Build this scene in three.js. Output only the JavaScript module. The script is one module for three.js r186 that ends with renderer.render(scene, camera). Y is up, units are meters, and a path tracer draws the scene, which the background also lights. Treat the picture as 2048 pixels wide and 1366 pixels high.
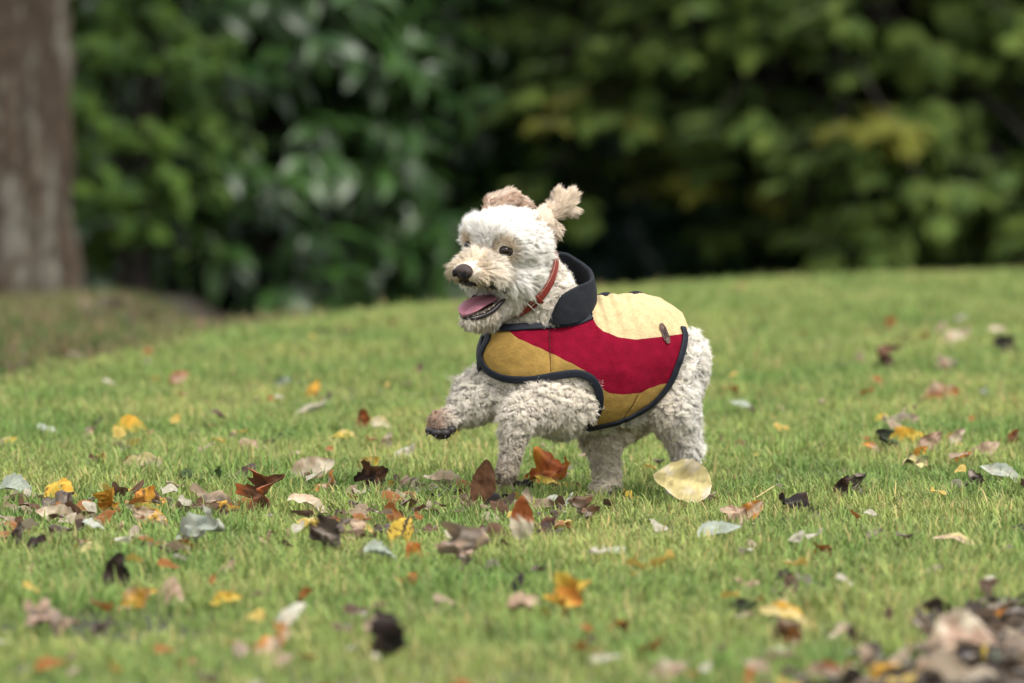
import * as THREE from 'three';
import { ImprovedNoise } from 'three/addons/math/ImprovedNoise.js';
import { mergeGeometries } from 'three/addons/utils/BufferGeometryUtils.js';

// ---------------------------------------------------------------- camera, sky, sun, exposure
const scene = new THREE.Scene();
const CAM_D = 11.4, CAM_H = 1.1, FPX = 11400, HORIZON = -95;        // a long lens, 11.4 m from the dog, held at 1.1 m
const camera = new THREE.PerspectiveCamera(2 * Math.atan(683 / FPX) * 180 / Math.PI, 1024 / 683, 0.5, 400);
const PITCH = Math.atan((683 - HORIZON) / FPX);
camera.position.set(0, CAM_H, CAM_D);
camera.rotation.set(-PITCH, 0, 0);
camera.focus = 11.3;
camera.userData.fStop = 2.9;
camera.updateMatrixWorld(true);
scene.add(camera);

const renderer = new THREE.WebGLRenderer({ antialias: true });
renderer.setSize(1024, 683);
renderer.toneMapping = THREE.LinearToneMapping;
renderer.toneMappingExposure = 2.1;
renderer.shadowMap.enabled = true;

{ // bright overcast sky: the standard overcast gradient, a touch cool
  const W = 256, H = 128, d = new Float32Array(W * H * 4);
  for (let j = 0; j < H; j++) {
    const el = ((j + 0.5) / H - 0.5) * Math.PI, s = Math.max(0, Math.sin(el));
    const L = 0.92 * (1 + 1.6 * s) / 2.6 * 1.25;
    for (let i = 0; i < W; i++) d.set([L, L, L * 1.005, 1], (j * W + i) * 4);
  }
  const sky = new THREE.DataTexture(d, W, H, THREE.RGBAFormat, THREE.FloatType);
  sky.mapping = THREE.EquirectangularReflectionMapping;
  sky.magFilter = sky.minFilter = THREE.LinearFilter;
  sky.needsUpdate = true;
  scene.background = sky; scene.environment = sky;
}
const sun = new THREE.DirectionalLight(new THREE.Color(1, 0.955, 0.88), 1.5);
sun.position.set(6.0, 11, 6.5);
sun.target.position.set(0, 0, 0);
sun.castShadow = true; sun.shadow.radius = 26;
sun.shadow.mapSize.set(2048, 2048);
Object.assign(sun.shadow.camera, { left: -8, right: 8, top: 12, bottom: -12, near: 0.5, far: 60 });
scene.add(sun, sun.target);

// ---------------------------------------------------------------- helpers
const V = (x, y, z) => new THREE.Vector3(x, y, z);
const lerp = (a, b, t) => a + (b - a) * t, clamp = (x, a = 0, b = 1) => Math.min(b, Math.max(a, x));
const sstep = (a, b, x) => { const t = clamp((x - a) / (b - a)); return t * t * (3 - 2 * t); };
function rng(seed) { let a = seed >>> 0; return () => { a = (a + 0x6D2B79F5) | 0; let t = Math.imul(a ^ (a >>> 15), 1 | a); t = (t + Math.imul(t ^ (t >>> 7), 61 | t)) ^ t; return ((t ^ (t >>> 14)) >>> 0) / 4294967296; }; }
const perlin = new ImprovedNoise();
const noise = (x, y, z = 0) => perlin.noise(x, y, z);
const fbm = (x, y, z = 0) => noise(x, y, z) * 0.55 + noise(x * 2.1 + 7, y * 2.1, z * 2.1) * 0.3 + noise(x * 4.3, y * 4.3 + 3, z * 4.3) * 0.15;
const DEG = Math.PI / 180;
const taken = {};
const numbered = (n) => { const k = taken[n] = (taken[n] ?? -1) + 1; return k ? n + '_' + String(k).padStart(3, '0') : n; };
function shade(o) { o.castShadow = o.receiveShadow = true; return o; }
function part(name, geo, mat, parent, label) { const m = shade(new THREE.Mesh(geo, mat)); m.name = name; if (label) m.userData.label = label; parent.add(m); return m; }
function thing(name, label, category, group) { const g = new THREE.Group(); g.name = numbered(name); g.userData = { label, category }; if (group) g.userData.group = group; scene.add(g); return g; }
// a point of the place from a spot measured on the photograph (2048 px wide) and its distance behind or before the dog
const cP = Math.cos(PITCH), sP = Math.sin(PITCH);
function ray(X, Y) { const a = (X - 1024) / FPX, b = (683 - Y) / FPX; return V(a, b * cP - sP, -b * sP - cP).normalize(); }
function P(X, Y, z) { const r = ray(X, Y), t = (z - CAM_D) / r.z; return V(r.x * t, CAM_H + r.y * t, z); }
function toPix(p) { const y = p.y - CAM_H, z = p.z - CAM_D; const cy = y * cP - z * sP, cz = y * sP + z * cP; return [1024 + FPX * p.x / -cz, 683 - FPX * cy / -cz]; }
const std = (o) => new THREE.MeshStandardMaterial({ roughness: 0.8, side: THREE.DoubleSide, ...o });
const phys = (o) => new THREE.MeshPhysicalMaterial({ roughness: 0.8, side: THREE.DoubleSide, ...o });
const lin = (r, g, b) => new THREE.Color().setRGB(r, g, b);
function geoFrom(p, n, idx, uv, c) {
  const g = new THREE.BufferGeometry();
  g.setAttribute('position', new THREE.Float32BufferAttribute(p, 3));
  if (n) g.setAttribute('normal', new THREE.Float32BufferAttribute(n, 3));
  if (uv) g.setAttribute('uv', new THREE.Float32BufferAttribute(uv, 2));
  if (c) g.setAttribute('color', new THREE.Float32BufferAttribute(c, 3));
  if (idx) g.setIndex(idx);
  if (!n) g.computeVertexNormals();
  return g;
}
// a tube of varying radius through points [Vector3], r(t)
function tube(pts, r, rad = 8, seg = 24) {
  const c = new THREE.CatmullRomCurve3(pts), fr = c.computeFrenetFrames(seg), p = [], n = [], idx = [];
  for (let i = 0; i <= seg; i++) {
    const t = i / seg, o = c.getPoint(t), R = typeof r === 'function' ? r(t) : r;
    for (let j = 0; j < rad; j++) {
      const a = j / rad * Math.PI * 2, v = fr.normals[i].clone().multiplyScalar(Math.cos(a)).addScaledVector(fr.binormals[i], Math.sin(a));
      p.push(o.x + v.x * R, o.y + v.y * R, o.z + v.z * R); n.push(v.x, v.y, v.z);
      if (i < seg) { const A = i * rad + j, B = i * rad + (j + 1) % rad; idx.push(A, B, A + rad, B, B + rad, A + rad); }
    }
  }
  for (const [i, s] of [[0, -1], [seg, 1]]) { const o = c.getPoint(i / seg), k = p.length / 3, t = c.getTangent(i / seg); p.push(o.x, o.y, o.z); n.push(t.x * s, t.y * s, t.z * s); for (let j = 0; j < rad; j++) idx.push(k, i * rad + (s > 0 ? j : (j + 1) % rad), i * rad + (s > 0 ? (j + 1) % rad : j)); }
  return geoFrom(p, n, idx);
}
function instanced(name, geo, mat, list, parent) { // list of [Matrix4, Color]
  const m = shade(new THREE.InstancedMesh(geo, mat, list.length)); m.name = name; m.userData.kind = 'stuff';
  list.forEach(([mt, c], i) => { m.setMatrixAt(i, mt); if (c) m.setColorAt(i, c); });
  parent.add(m); return m;
}
function frame(o, x, y, z, s) { return new THREE.Matrix4().makeBasis(x.clone().multiplyScalar(s), y.clone().multiplyScalar(s), z.clone().multiplyScalar(s)).setPosition(o); }
// ---------------------------------------------------------------- terrain: lawn that rolls over a low crest and falls to a wooded border
const CREST = [[-2.6, 12.9], [-1.35, 14.0], [-1.0, 15.3], [-0.5, 16.5], [0, 17.3], [0.35, 17.9], [0.8, 18.4], [1.6, 18.8], [4, 19.4]];
function crest(x) { if (x <= CREST[0][0]) return CREST[0][1]; for (let i = 1; i < CREST.length; i++) if (x <= CREST[i][0]) { const t = (x - CREST[i - 1][0]) / (CREST[i][0] - CREST[i - 1][0]); return lerp(CREST[i - 1][1], CREST[i][1], t); } return CREST[CREST.length - 1][1]; }
function H(x, z) {
  const D = CAM_D - z, t = Math.max(0, D - crest(x)), left = 1 - sstep(-1.45, -0.85, x);
  const sl = lerp(0.105, 0.05, left), k = lerp(0.05, 0.012, left);
  let h = -Math.min(lerp(0.85, 0.42, left), k * t * t / (1 + k * t / sl));
  h += 0.010 * noise(x * 1.3, z * 1.3, 4) + 0.004 * noise(x * 5, z * 5, 9);
  h += 0.05 * Math.exp(-(((x + 1.30) / 0.20) ** 2 + ((D - 19.2) / 0.6) ** 2)) * (1 + 0.4 * noise(x * 9, z * 9));   // mound of old litter by the tree
  return h;
}
function G(X, Y) { const r = ray(X, Y); let t = 6; for (let i = 0; i < 4000; i++) { const x = r.x * t, y = CAM_H + r.y * t, z = CAM_D + r.z * t; const d = y - H(x, z); if (d < 0.0005) return V(x, H(x, z), z); t += Math.max(0.004, d * 0.8); } return V(r.x * t, 0, CAM_D + r.z * t); }
const litterAt = (x, z) => { const D = CAM_D - z; // bare, leaf-strewn soil: the near corner, the foot of the tree and the border
  return Math.max(sstep(0.62, 0.88, x + 0.25 * (9.35 - D) + 0.08 * noise(x * 6, z * 6)) * sstep(9.75, 9.2, D) , sstep(0.3, 1.6, D - crest(x) - lerp(0.9, 0.3, sstep(-0.7, -1.2, x)) + 0.5 * noise(x * 3, z * 3)) * 0.85); };
{
  const lines = (stops) => { const out = []; for (const [a, b, s] of stops) for (let v = a; v < b - 1e-6; v += s) out.push(v); return out; };
  const xs = lines([[-90, -10, 8], [-10, -3, 0.5], [-3, 3, 0.06], [3, 10, 0.5], [10, 90.1, 8]]);
  const zs = lines([[-120, -30, 9], [-30, -13, 1], [-13, 5, 0.06], [5, 14, 0.5], [14, 60.1, 8]]);
  const p = [], c = [], uv = [], idx = [];
  for (const z of zs) for (const x of xs) {
    p.push(x, H(x, z), z); uv.push(x, z);
    const l = litterAt(x, z), k = 0.8 + 0.5 * noise(x * 7, z * 7, 2) + 0.3 * noise(x * 29, z * 29, 5);
    c.push(lerp(0.040, 0.036, l) * k, lerp(0.046, 0.027, l) * k, lerp(0.015, 0.017, l) * k);
  }
  const nx = xs.length;
  for (let j = 0; j < zs.length - 1; j++) for (let i = 0; i < nx - 1; i++) { const a = j * nx + i; idx.push(a, a + nx, a + 1, a + 1, a + nx, a + nx + 1); }
  const lawn = shade(new THREE.Mesh(geoFrom(p, null, idx, uv, c), std({ vertexColors: true, roughness: 0.95 })));
  lawn.name = 'lawn'; lawn.userData = { kind: 'structure', label: 'soil and thatch of the sloping lawn', category: 'ground' };
  scene.add(lawn);
}

// ---------------------------------------------------------------- grass
function tuftGeo(seed, blades, spread, hMin, hMax, wide, lean) {
  const R = rng(seed), p = [], n = [], idx = [], c = [];
  for (let b = 0; b < blades; b++) {
    const a = R() * 6.283, rr = spread * Math.sqrt(R()), bx = Math.cos(a) * rr, bz = Math.sin(a) * rr, dir = R() * 6.283, h = lerp(hMin, hMax, R() ** 1.4), w = wide * (0.7 + 0.6 * R()), ln = lean * (0.25 + R() * 1.1), S = 4;
    const dx = Math.cos(dir), dz = Math.sin(dir), tw = (R() - 0.5) * 1.6, tone = 0.82 + 0.36 * R(), dry = R() < 0.10 ? 1 : 0;
    let x = bx, y = -0.004, z = bz; const k0 = p.length / 3;
    for (let i = 0; i <= S; i++) {
      const t = i / S, ang = ln * (0.25 + 1.0 * t * t + 0.3 * t), ww = w * (1 - t ** 2.2) * 0.5 + (i === S ? 0.0001 : 0), q = dir + Math.PI / 2 + tw * t, sx = Math.cos(q), sz = Math.sin(q);
      p.push(x - sx * ww, y, z - sz * ww, x + sx * ww, y, z + sz * ww);
      const nx = -dx * Math.cos(ang), ny = Math.sin(ang) + 0.35, nz = -dz * Math.cos(ang), L = Math.hypot(nx, ny, nz); n.push(nx / L, ny / L, nz / L, nx / L, ny / L, nz / L);
      for (let q2 = 0; q2 < 2; q2++) c.push(tone * (dry ? 1.7 : 1), tone * (dry ? 1.15 : 1), tone * (dry ? 1.7 : 1));
      x += dx * Math.sin(ang) * h / S; z += dz * Math.sin(ang) * h / S; y += Math.cos(ang) * h / S;
      if (i < S) { const A = k0 + i * 2; idx.push(A, A + 1, A + 2, A + 1, A + 3, A + 2); }
    }
  }
  return geoFrom(p, null, idx, null, c);
}
const grassMat = phys({ vertexColors: true, roughness: 0.92, transmission: 0.32, thickness: 0, specularIntensity: 0.6, ior: 1.4 });
{
  const R = rng(11), N = 7, lists = [];
  const geos = [];
  for (let i = 0; i < N; i++) { geos.push(tuftGeo(100 + i, i < 5 ? 16 : 11, 0.034, 0.018, i < 5 ? 0.046 : 0.072, i % 3 === 0 ? 0.0048 : 0.0032, i < 5 ? 1.25 : 1.0)); lists.push([]); }
  const up = V(0, 1, 0);
  for (let D = 7.2; D < 21.5;) {
    const dens = D < 9.6 ? 1000 : D < 13.4 ? 1400 : D < 16 ? 1000 : 850, step = 1 / Math.sqrt(dens), half = D * 0.0899 * 1.18 + 0.25;
    for (let x = -half; x < half; x += step) {
      const px = x + (R() - 0.5) * step * 1.6, pz = CAM_D - D - (R() - 0.5) * step * 1.6;
      const l = litterAt(px, pz); if (R() < l * 1.05) continue;
      if (CAM_D - pz > crest(px) + lerp(3.2, 0.45, sstep(-0.75, -1.1, px)) + 0.3 * noise(px * 4, pz * 4)) continue;
      if (fbm(px * 2.6, pz * 2.6, 31) < -0.17 && R() < 0.55) continue; // thin, worn spots
      const patch = fbm(px * 0.9, pz * 0.9, 1), fine = noise(px * 5, pz * 5, 3), s = (0.78 + 0.40 * R() + 0.55 * patch + 0.45 * fine) * 1;
      const q = R() * 6.283, M = new THREE.Matrix4().makeRotationY(q); M.scale(V(s, s * (0.8 + 0.45 * R()), s)); M.setPosition(px, H(px, pz), pz);
      const v = 0.70 + 0.46 * R(), yel = clamp(0.5 + 0.8 * noise(px * 2.2, pz * 1.6, 8) + 0.5 * noise(px * 9, pz * 9, 4) + 0.5 * (R() - 0.5));
      lists[R() < 0.12 ? 5 + Math.floor(R() * 2) : Math.floor(R() * 5)].push([M, lin(lerp(0.160, 0.335, yel) * v, lerp(0.275, 0.390, yel) * v, lerp(0.062, 0.112, yel) * v)]);
    }
    D += step;
  }
  const grass = new THREE.Group(); grass.name = 'grass'; grass.userData = { kind: 'stuff', label: 'short damp green lawn grass', category: 'grass' }; scene.add(grass);
  geos.forEach((g, i) => instanced('grass_tuft', g, grassMat, lists[i], grass));
  // longer blades and straw round the foot of the old tree and along the border
  const long = [0, 1, 2].map((i) => tuftGeo(300 + i, 14, 0.05, 0.04, 0.12, 0.0045, 0.9)), ll = [[], [], []];
  for (let i = 0; i < 9500; i++) {
    const D = 13.6 + 8.3 * R(), x = -0.62 - 1.98 * R(), z = CAM_D - D, e = D - crest(x);
    if (e < -0.1 || (x > -0.9 && e < 0.6) || R() < 0.15) continue;
    const s = 0.45 + 0.6 * R() * sstep(0.2, 2, e), M = new THREE.Matrix4().makeRotationY(R() * 6.283); M.scale(V(s, s, s)); M.setPosition(x, H(x, z), z);
    const dry = R() < 0.45 + 0.4 * noise(x * 3, z * 2), v = 0.7 + 0.5 * R();
    ll[i % 3].push([M, dry ? lin(0.22 * v, 0.17 * v, 0.085 * v) : lin(0.085 * v, 0.14 * v, 0.03 * v)]);
  }
  const rough = new THREE.Group(); rough.name = 'rough_grass'; rough.userData = { kind: 'stuff', label: 'longer straw-coloured rough grass at the foot of the tree', category: 'grass' }; scene.add(rough);
  long.forEach((g, i) => instanced('rough_tuft', g, grassMat, ll[i], rough));
}
// ---------------------------------------------------------------- trees and shrubs of the wooded border
// a single leaf, root at the origin, growing along +x, face up; prof(t) is its half width
function leafBlade(prof, seg, fold, droop, wave = 0) {
  const p = [], idx = [];
  for (let i = 0; i <= seg; i++) {
    const t = i / seg, w = prof(t), a = droop * t, x = t * Math.cos(a * 0.6), y = -t * Math.sin(a * 0.6);
    for (const s of [-1, 0, 1]) p.push(x, y + Math.abs(s) * w * fold + wave * Math.sin(t * 9 + s) * Math.abs(s), s * w);
    if (i < seg) for (const s of [0, 1]) { const A = i * 3 + s; idx.push(A, A + 1, A + 3, A + 1, A + 4, A + 3); }
  }
  return geoFrom(p, null, idx);
}
const laurelProf = (t) => 0.185 * Math.pow(Math.sin(Math.PI * clamp(t * 0.97 + 0.015)), 0.75) * (1.1 - 0.35 * t);
const broadProf = (t) => (0.36 * Math.pow(Math.sin(Math.PI * clamp(t * 0.96 + 0.02)), 0.8) * (1.15 - 0.5 * t)) * (1 + 0.13 * Math.sin(t * 23));
const laurelGeo = leafBlade(laurelProf, 7, 0.25, 0.8), broadGeo = leafBlade(broadProf, 8, 0.18, 0.7, 0.02);
const frondGeo = (() => { const gs = []; for (let i = 0; i < 11; i++) for (const s of [-1, 1]) { const t = 0.08 + i * 0.085, L = 0.30 * Math.sin(Math.PI * Math.min(1, t * 0.85 + 0.12)) + 0.04; const g = leafBlade((q) => 0.10 * Math.sin(Math.PI * (q * 0.95 + 0.03)), 3, 0.1, 0.6); g.scale(L, L, L); g.rotateY(s * 1.05); g.translate(t, -0.18 * t * t, 0); gs.push(g); } return mergeGeometries(gs); })();
const laurelMat = phys({ roughness: 0.40, specularIntensity: 1, ior: 1.52, color: lin(1, 1, 1) });
const softMat = phys({ roughness: 0.9, transmission: 0.35, thickness: 0, specularIntensity: 0.5 });
const waxMat = phys({ roughness: 0.42, specularIntensity: 0.8 }), dullMat = phys({ roughness: 0.7, specularIntensity: 0.5 });
const woodMat = std({ color: lin(0.028, 0.022, 0.018), roughness: 0.95 });

// leafy shoots: o where a shoot starts, d its direction, n leaves of size s
function shoot(list, R, o, d, n, len, s, tint, hang, spin = 2.4) {
  const side = V(d.z, 0.15, -d.x).normalize();
  for (let i = 0; i < n; i++) {
    const t = (i + 0.6) / n, q = o.clone().addScaledVector(d, len * t), a = i * spin + R() * 0.7;
    const up = side.clone().applyAxisAngle(d, a), x = d.clone().multiplyScalar(0.45 + 0.5 * t).addScaledVector(up, 0.9).add(V(0, -hang * (0.5 + 0.8 * R()), 0)).normalize();
    const ny = V(R() - 0.5, 1.0, R() - 0.1).addScaledVector(d, 0.6), z = x.clone().cross(ny).normalize(), y = z.clone().cross(x).normalize();
    list.push([frame(q, x, y, z, s * (0.7 + 0.55 * R())), tint(R, t)]);
  }
}
function bush(name, label, category, at, group, opt) {
  const g = thing(name, label, category, group); g.position.copy(at);
  const R = rng(opt.seed), list = [];
  for (let i = 0; i < opt.shoots; i++) { // shoots fill an uneven, tall shell
    const th = R() * 6.283, v = Math.pow(R(), opt.low ?? 0.8), rad = Math.pow(R(), 0.42);
    const lump = 1 + 0.35 * noise(Math.cos(th) * 1.7 + opt.seed, v * 3.2, Math.sin(th) * 1.7) + 0.22 * noise(Math.cos(th) * 4, v * 7, Math.sin(th) * 4 + opt.seed);
    const prof = opt.prof ? opt.prof(v) : Math.sqrt(Math.max(0.05, 1 - Math.pow(Math.abs(v - 0.35) / 0.75, 2.4)));
    const r = rad * lump * prof, o = V(Math.cos(th) * r * opt.rx, opt.y0 + v * opt.h, Math.sin(th) * r * opt.rz);
    if (opt.skip && opt.skip(o, R)) continue;
    const d = V(Math.cos(th), opt.rise + (R() - 0.5) * 0.7, Math.sin(th)).normalize();
    shoot(list, R, o, d, opt.n, opt.len, opt.s, opt.tint, opt.hang, opt.spin);
  }
  instanced('foliage', opt.geo, opt.mat, list, g);
  const stems = opt.stems ?? 4;
  for (let i = 0; i < stems; i++) { const a = i * 2.4 + opt.seed, t = [V(Math.cos(a) * 0.05, -0.15, Math.sin(a) * 0.05), V(Math.cos(a) * 0.2 * opt.rx, opt.h * 0.3, Math.sin(a) * 0.2 * opt.rz), V(Math.cos(a) * 0.5 * opt.rx, opt.h * 0.8, Math.sin(a) * 0.5 * opt.rz)]; part('stem', tube(t, (q) => lerp(opt.stemR ?? 0.03, 0.008, q), 6, 10), woodMat, g); }
  return g;
}
const spot = (X, D) => { const x = (X - 1024) / FPX * D, z = CAM_D - D; return V(x, H(x, z), z); };
const tintOf = (a, b) => (R, t) => { const k = R(), v = 0.75 + 0.5 * R(); return lin(lerp(a[0], b[0], k) * v, lerp(a[1], b[1], k) * v, lerp(a[2], b[2], k) * v); };
const LA = tintOf([0.014, 0.042, 0.010], [0.045, 0.105, 0.020]);
const border = 'shrubs of the wooded border';
bush('laurel_shrub', 'tall glossy laurel shrub between the trunk and the dog, with the palest shining leaves', 'shrub', spot(520, 25.5), border, { seed: 3, shoots: 300, rx: 0.52, rz: 0.50, y0: 0.05, h: 2.3, n: 9, len: 0.30, s: 0.215, rise: 0.15, hang: 0.75, geo: laurelGeo, mat: laurelMat, tint: LA });
bush('laurel_shrub', 'glossy laurel shrub with long hanging leaves behind the head of the dog', 'shrub', spot(770, 26.6), border, { seed: 8, shoots: 300, rx: 0.50, rz: 0.5, y0: 0.05, h: 2.3, n: 9, len: 0.30, s: 0.215, rise: 0.1, hang: 0.8, geo: laurelGeo, mat: laurelMat, tint: LA });
bush('leafy_shrub', 'bright yellow-green leafy shrub right beside the thick tree trunk', 'shrub', spot(270, 24.8), border, { seed: 5, shoots: 240, rx: 0.36, rz: 0.42, y0: 0.1, h: 2.2, n: 8, len: 0.20, s: 0.105, rise: 0.25, hang: 0.4, geo: broadGeo, mat: softMat, tint: tintOf([0.028, 0.072, 0.008], [0.080, 0.150, 0.013]) });
bush('laurel_shrub', 'dark laurel shrub behind the yellow-green shrub, half hidden by the trunk', 'shrub', spot(40, 27.5), border, { seed: 15, shoots: 240, rx: 0.6, rz: 0.5, y0: 0.05, h: 2.3, n: 8, len: 0.24, s: 0.15, rise: 0.1, hang: 0.7, geo: laurelGeo, mat: laurelMat, tint: tintOf([0.014, 0.040, 0.010], [0.03, 0.075, 0.016]) });
bush('conifer_shrub', 'dark blue-green conifer with feathery fronds behind the ears of the dog', 'conifer', spot(1090, 29), border, { seed: 21, shoots: 300, rx: 0.46, rz: 0.5, y0: 0.25, h: 2.4, n: 4, len: 0.22, s: 0.26, rise: -0.1, hang: 0.5, geo: frondGeo, mat: waxMat, tint: tintOf([0.012, 0.042, 0.028], [0.026, 0.075, 0.050]), skip: (o, R) => R() < 0.3 });

// the large tree whose low branches hang over the right half
{
  const at = spot(1690, 26.2), g = thing('broadleaf_tree', 'spreading tree with low hanging yellow-green branches behind the crest of the lawn', 'tree'); g.position.copy(at);
  const R = rng(31), list = [], tint = tintOf([0.055, 0.110, 0.017], [0.145, 0.205, 0.032]), yellow = tintOf([0.13, 0.14, 0.012], [0.17, 0.18, 0.02]);
  part('trunk', tube([V(0.1, -0.3, -1.4), V(0.08, 0.7, -1.4), V(0, 1.8, -1.3), V(-0.05, 3.2, -1.2)], (t) => lerp(0.16, 0.09, t) * (1 + 0.4 * Math.exp(-t * 12)), 10, 20), woodMat, g);
  for (let i = 0; i < 125; i++) { // leafy sprays, each at the end of its own branch
    const cx = lerp(-1.62, 1.75, (i * 0.618 + 0.05 * R()) % 1), cy = 0.42 + 1.55 * Math.pow(R(), 0.9) + 0.10 * Math.abs(cx), cz = lerp(-0.5, 1.0, R()) - 0.35 * Math.abs(cx), C = V(cx, cy, cz), w = 0.11 + 0.14 * R();
    part('branch', tube([V(0.05, cy + 0.35 + 0.3 * R(), -1.15), V(cx * 0.5, cy + 0.42, lerp(-1.15, cz, 0.55)), V(cx * 0.9, cy + 0.14, cz - 0.1), C.clone().add(V(0.1 * Math.sign(cx), -0.06, 0.12))], (t) => lerp(0.026, 0.004, t), 5, 12), woodMat, g);
    const y = R() < 0.05 ? yellow : tint;
    for (let k = 0; k < 10; k++) { const a = R() * 6.283, r = Math.sqrt(R()), o = C.clone().add(V(Math.cos(a) * r * w, (R() - 0.5) * w * 0.8 - 0.12 * r, Math.sin(a) * r * w)); shoot(list, R, o, V(Math.cos(a) + 0.4 * Math.sign(cx), 0.15 - 0.6 * R(), Math.sin(a) + 0.5).normalize(), 8, 0.17, 0.088, R() < 0.8 ? y : tint, 0.35, 3.14); }
  }
  for (let k = 0; k < 900; k++) { // the upper crown, over the frame
    const a = R() * 6.283, r = Math.sqrt(R()) * 2.0, o = V(Math.cos(a) * r, 1.7 + 2.3 * R() * Math.sqrt(1 - (r / 2.1) ** 2) + 0.25, -0.55 + Math.sin(a) * r * 0.9);
    shoot(list, R, o, V(Math.cos(a), -0.2 + 0.5 * R(), Math.sin(a)).normalize(), 7, 0.26, 0.12, tint, 0.5, 3.14);
  }
  instanced('crown', broadGeo, softMat, list, g);
}
bush('evergreen_shrub', 'low dark evergreen under the hanging branches near the edge of the picture', 'shrub', spot(2010, 27.6), border, { seed: 41, shoots: 260, rx: 0.55, rz: 0.5, y0: 0.3, h: 2.0, n: 8, len: 0.2, s: 0.12, rise: 0.1, hang: 0.5, geo: broadGeo, mat: waxMat, tint: tintOf([0.016, 0.036, 0.010], [0.035, 0.07, 0.018]) });

// the thick old trunk at the edge of the lawn
{
  const D = 22.2, at = spot(-22, D); at.y = H(at.x, at.z);
  const g = thing('old_tree', 'thick old tree trunk with grey lichen on its rough brown bark', 'tree'); g.position.copy(at);
  const p = [], c = [], idx = [], nu = 120, nv = 260, top = 4.4;
  for (let j = 0; j <= nv; j++) for (let i = 0; i < nu; i++) {
    const a = i / nu * 6.28318, y = -0.25 + (top + 0.25) * j / nv, ca = Math.cos(a), sa = Math.sin(a);
    const flare = 0.07 * Math.exp(-Math.max(0, y + 0.1) * 3.2) * (1 + 0.5 * Math.sin(a * 5 + 1)), base = 0.297 - 0.016 * y;
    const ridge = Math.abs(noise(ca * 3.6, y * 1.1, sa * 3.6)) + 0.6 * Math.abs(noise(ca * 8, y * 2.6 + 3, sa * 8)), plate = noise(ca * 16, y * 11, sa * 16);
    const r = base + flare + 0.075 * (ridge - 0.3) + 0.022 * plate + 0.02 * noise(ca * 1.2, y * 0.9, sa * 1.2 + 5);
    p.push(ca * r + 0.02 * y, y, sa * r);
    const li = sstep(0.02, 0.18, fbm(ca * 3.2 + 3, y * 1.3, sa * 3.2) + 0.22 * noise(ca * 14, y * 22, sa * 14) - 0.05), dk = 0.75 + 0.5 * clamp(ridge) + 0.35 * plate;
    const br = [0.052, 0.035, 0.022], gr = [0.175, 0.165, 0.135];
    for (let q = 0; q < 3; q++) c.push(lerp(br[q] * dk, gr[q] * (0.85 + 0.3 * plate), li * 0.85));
    if (j < nv) { const A = j * nu + i, B = j * nu + (i + 1) % nu; idx.push(A, A + nu, B, B, A + nu, B + nu); }
  }
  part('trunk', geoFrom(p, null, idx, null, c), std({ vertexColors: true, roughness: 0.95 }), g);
  const R = rng(51), list = [];
  for (let i = 0; i < 5; i++) { const a = i * 1.3 + 0.4; part('limb', tube([V(0.07, 3.6 + 0.15 * i, 0), V(0.07 + Math.cos(a) * 0.8, 4.4 + 0.2 * i, Math.sin(a) * 0.8), V(0.07 + Math.cos(a) * 1.9, 5.1 + 0.25 * i, Math.sin(a) * 1.9)], (t) => lerp(0.13, 0.03, t), 8, 14), woodMat, g); }
  for (let k = 0; k < 700; k++) { const a = R() * 6.283, r = Math.sqrt(R()) * 2.3, o = V(Math.cos(a) * r, 4.6 + 2.0 * R(), Math.sin(a) * r - 0.8); shoot(list, R, o, V(Math.cos(a), 0.1, Math.sin(a)).normalize(), 7, 0.3, 0.14, tintOf([0.05, 0.09, 0.02], [0.10, 0.13, 0.03]), 0.5, 3.14); }
  instanced('crown', broadGeo, softMat, list, g);
}

// the dense dark wood behind, which reads as one mass
{
  const R = rng(61), list = [], g = new THREE.Group(); g.name = 'thicket'; g.userData = { kind: 'stuff', label: 'dense dark evergreen wood closing the view behind the shrubs', category: 'thicket' }; scene.add(g);
  const tint = tintOf([0.020, 0.050, 0.014], [0.045, 0.095, 0.026]);
  for (let i = 0; i < 6500; i++) {
    const x = (R() - 0.5) * 15, D = 30.5 + 6 * Math.pow(R(), 0.8), z = CAM_D - D, y = H(x, z) - 0.2 + 5.2 * R();
    shoot(list, R, V(x, y, z), V(R() - 0.5, 0.1, 0.6).normalize(), 6, 0.3, 0.26, tint, 0.5);
  }
  for (let i = 0; i < 3200; i++) { // low, close-grown front of the wood
    const x = (R() - 0.5) * 13, D = 30.2 + 2.2 * R(), z = CAM_D - D, y = H(x, z) - 0.1 + 2.2 * R();
    shoot(list, R, V(x, y, z), V(R() - 0.5, 0.1, 0.6).normalize(), 6, 0.3, 0.26, tint, 0.5);
  }
  for (let i = 0; i < 13000; i++) { // its canopy reaches forward above the shrubs
    const x = (R() - 0.5) * 14, D = 25.2 + 11 * R(), z = CAM_D - D, y = 2.0 + 0.4 * noise(x * 0.8, D * 0.8, 3) + 2.2 * R(); if (D < (x < -0.1 ? 27.4 : 26.4)) continue;
    shoot(list, R, V(x, y, z), V(R() - 0.5, -0.1, R() - 0.2).normalize(), 6, 0.3, 0.24, tint, 0.4);
  }
  instanced('foliage', laurelGeo, dullMat, list, g);
}

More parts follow.
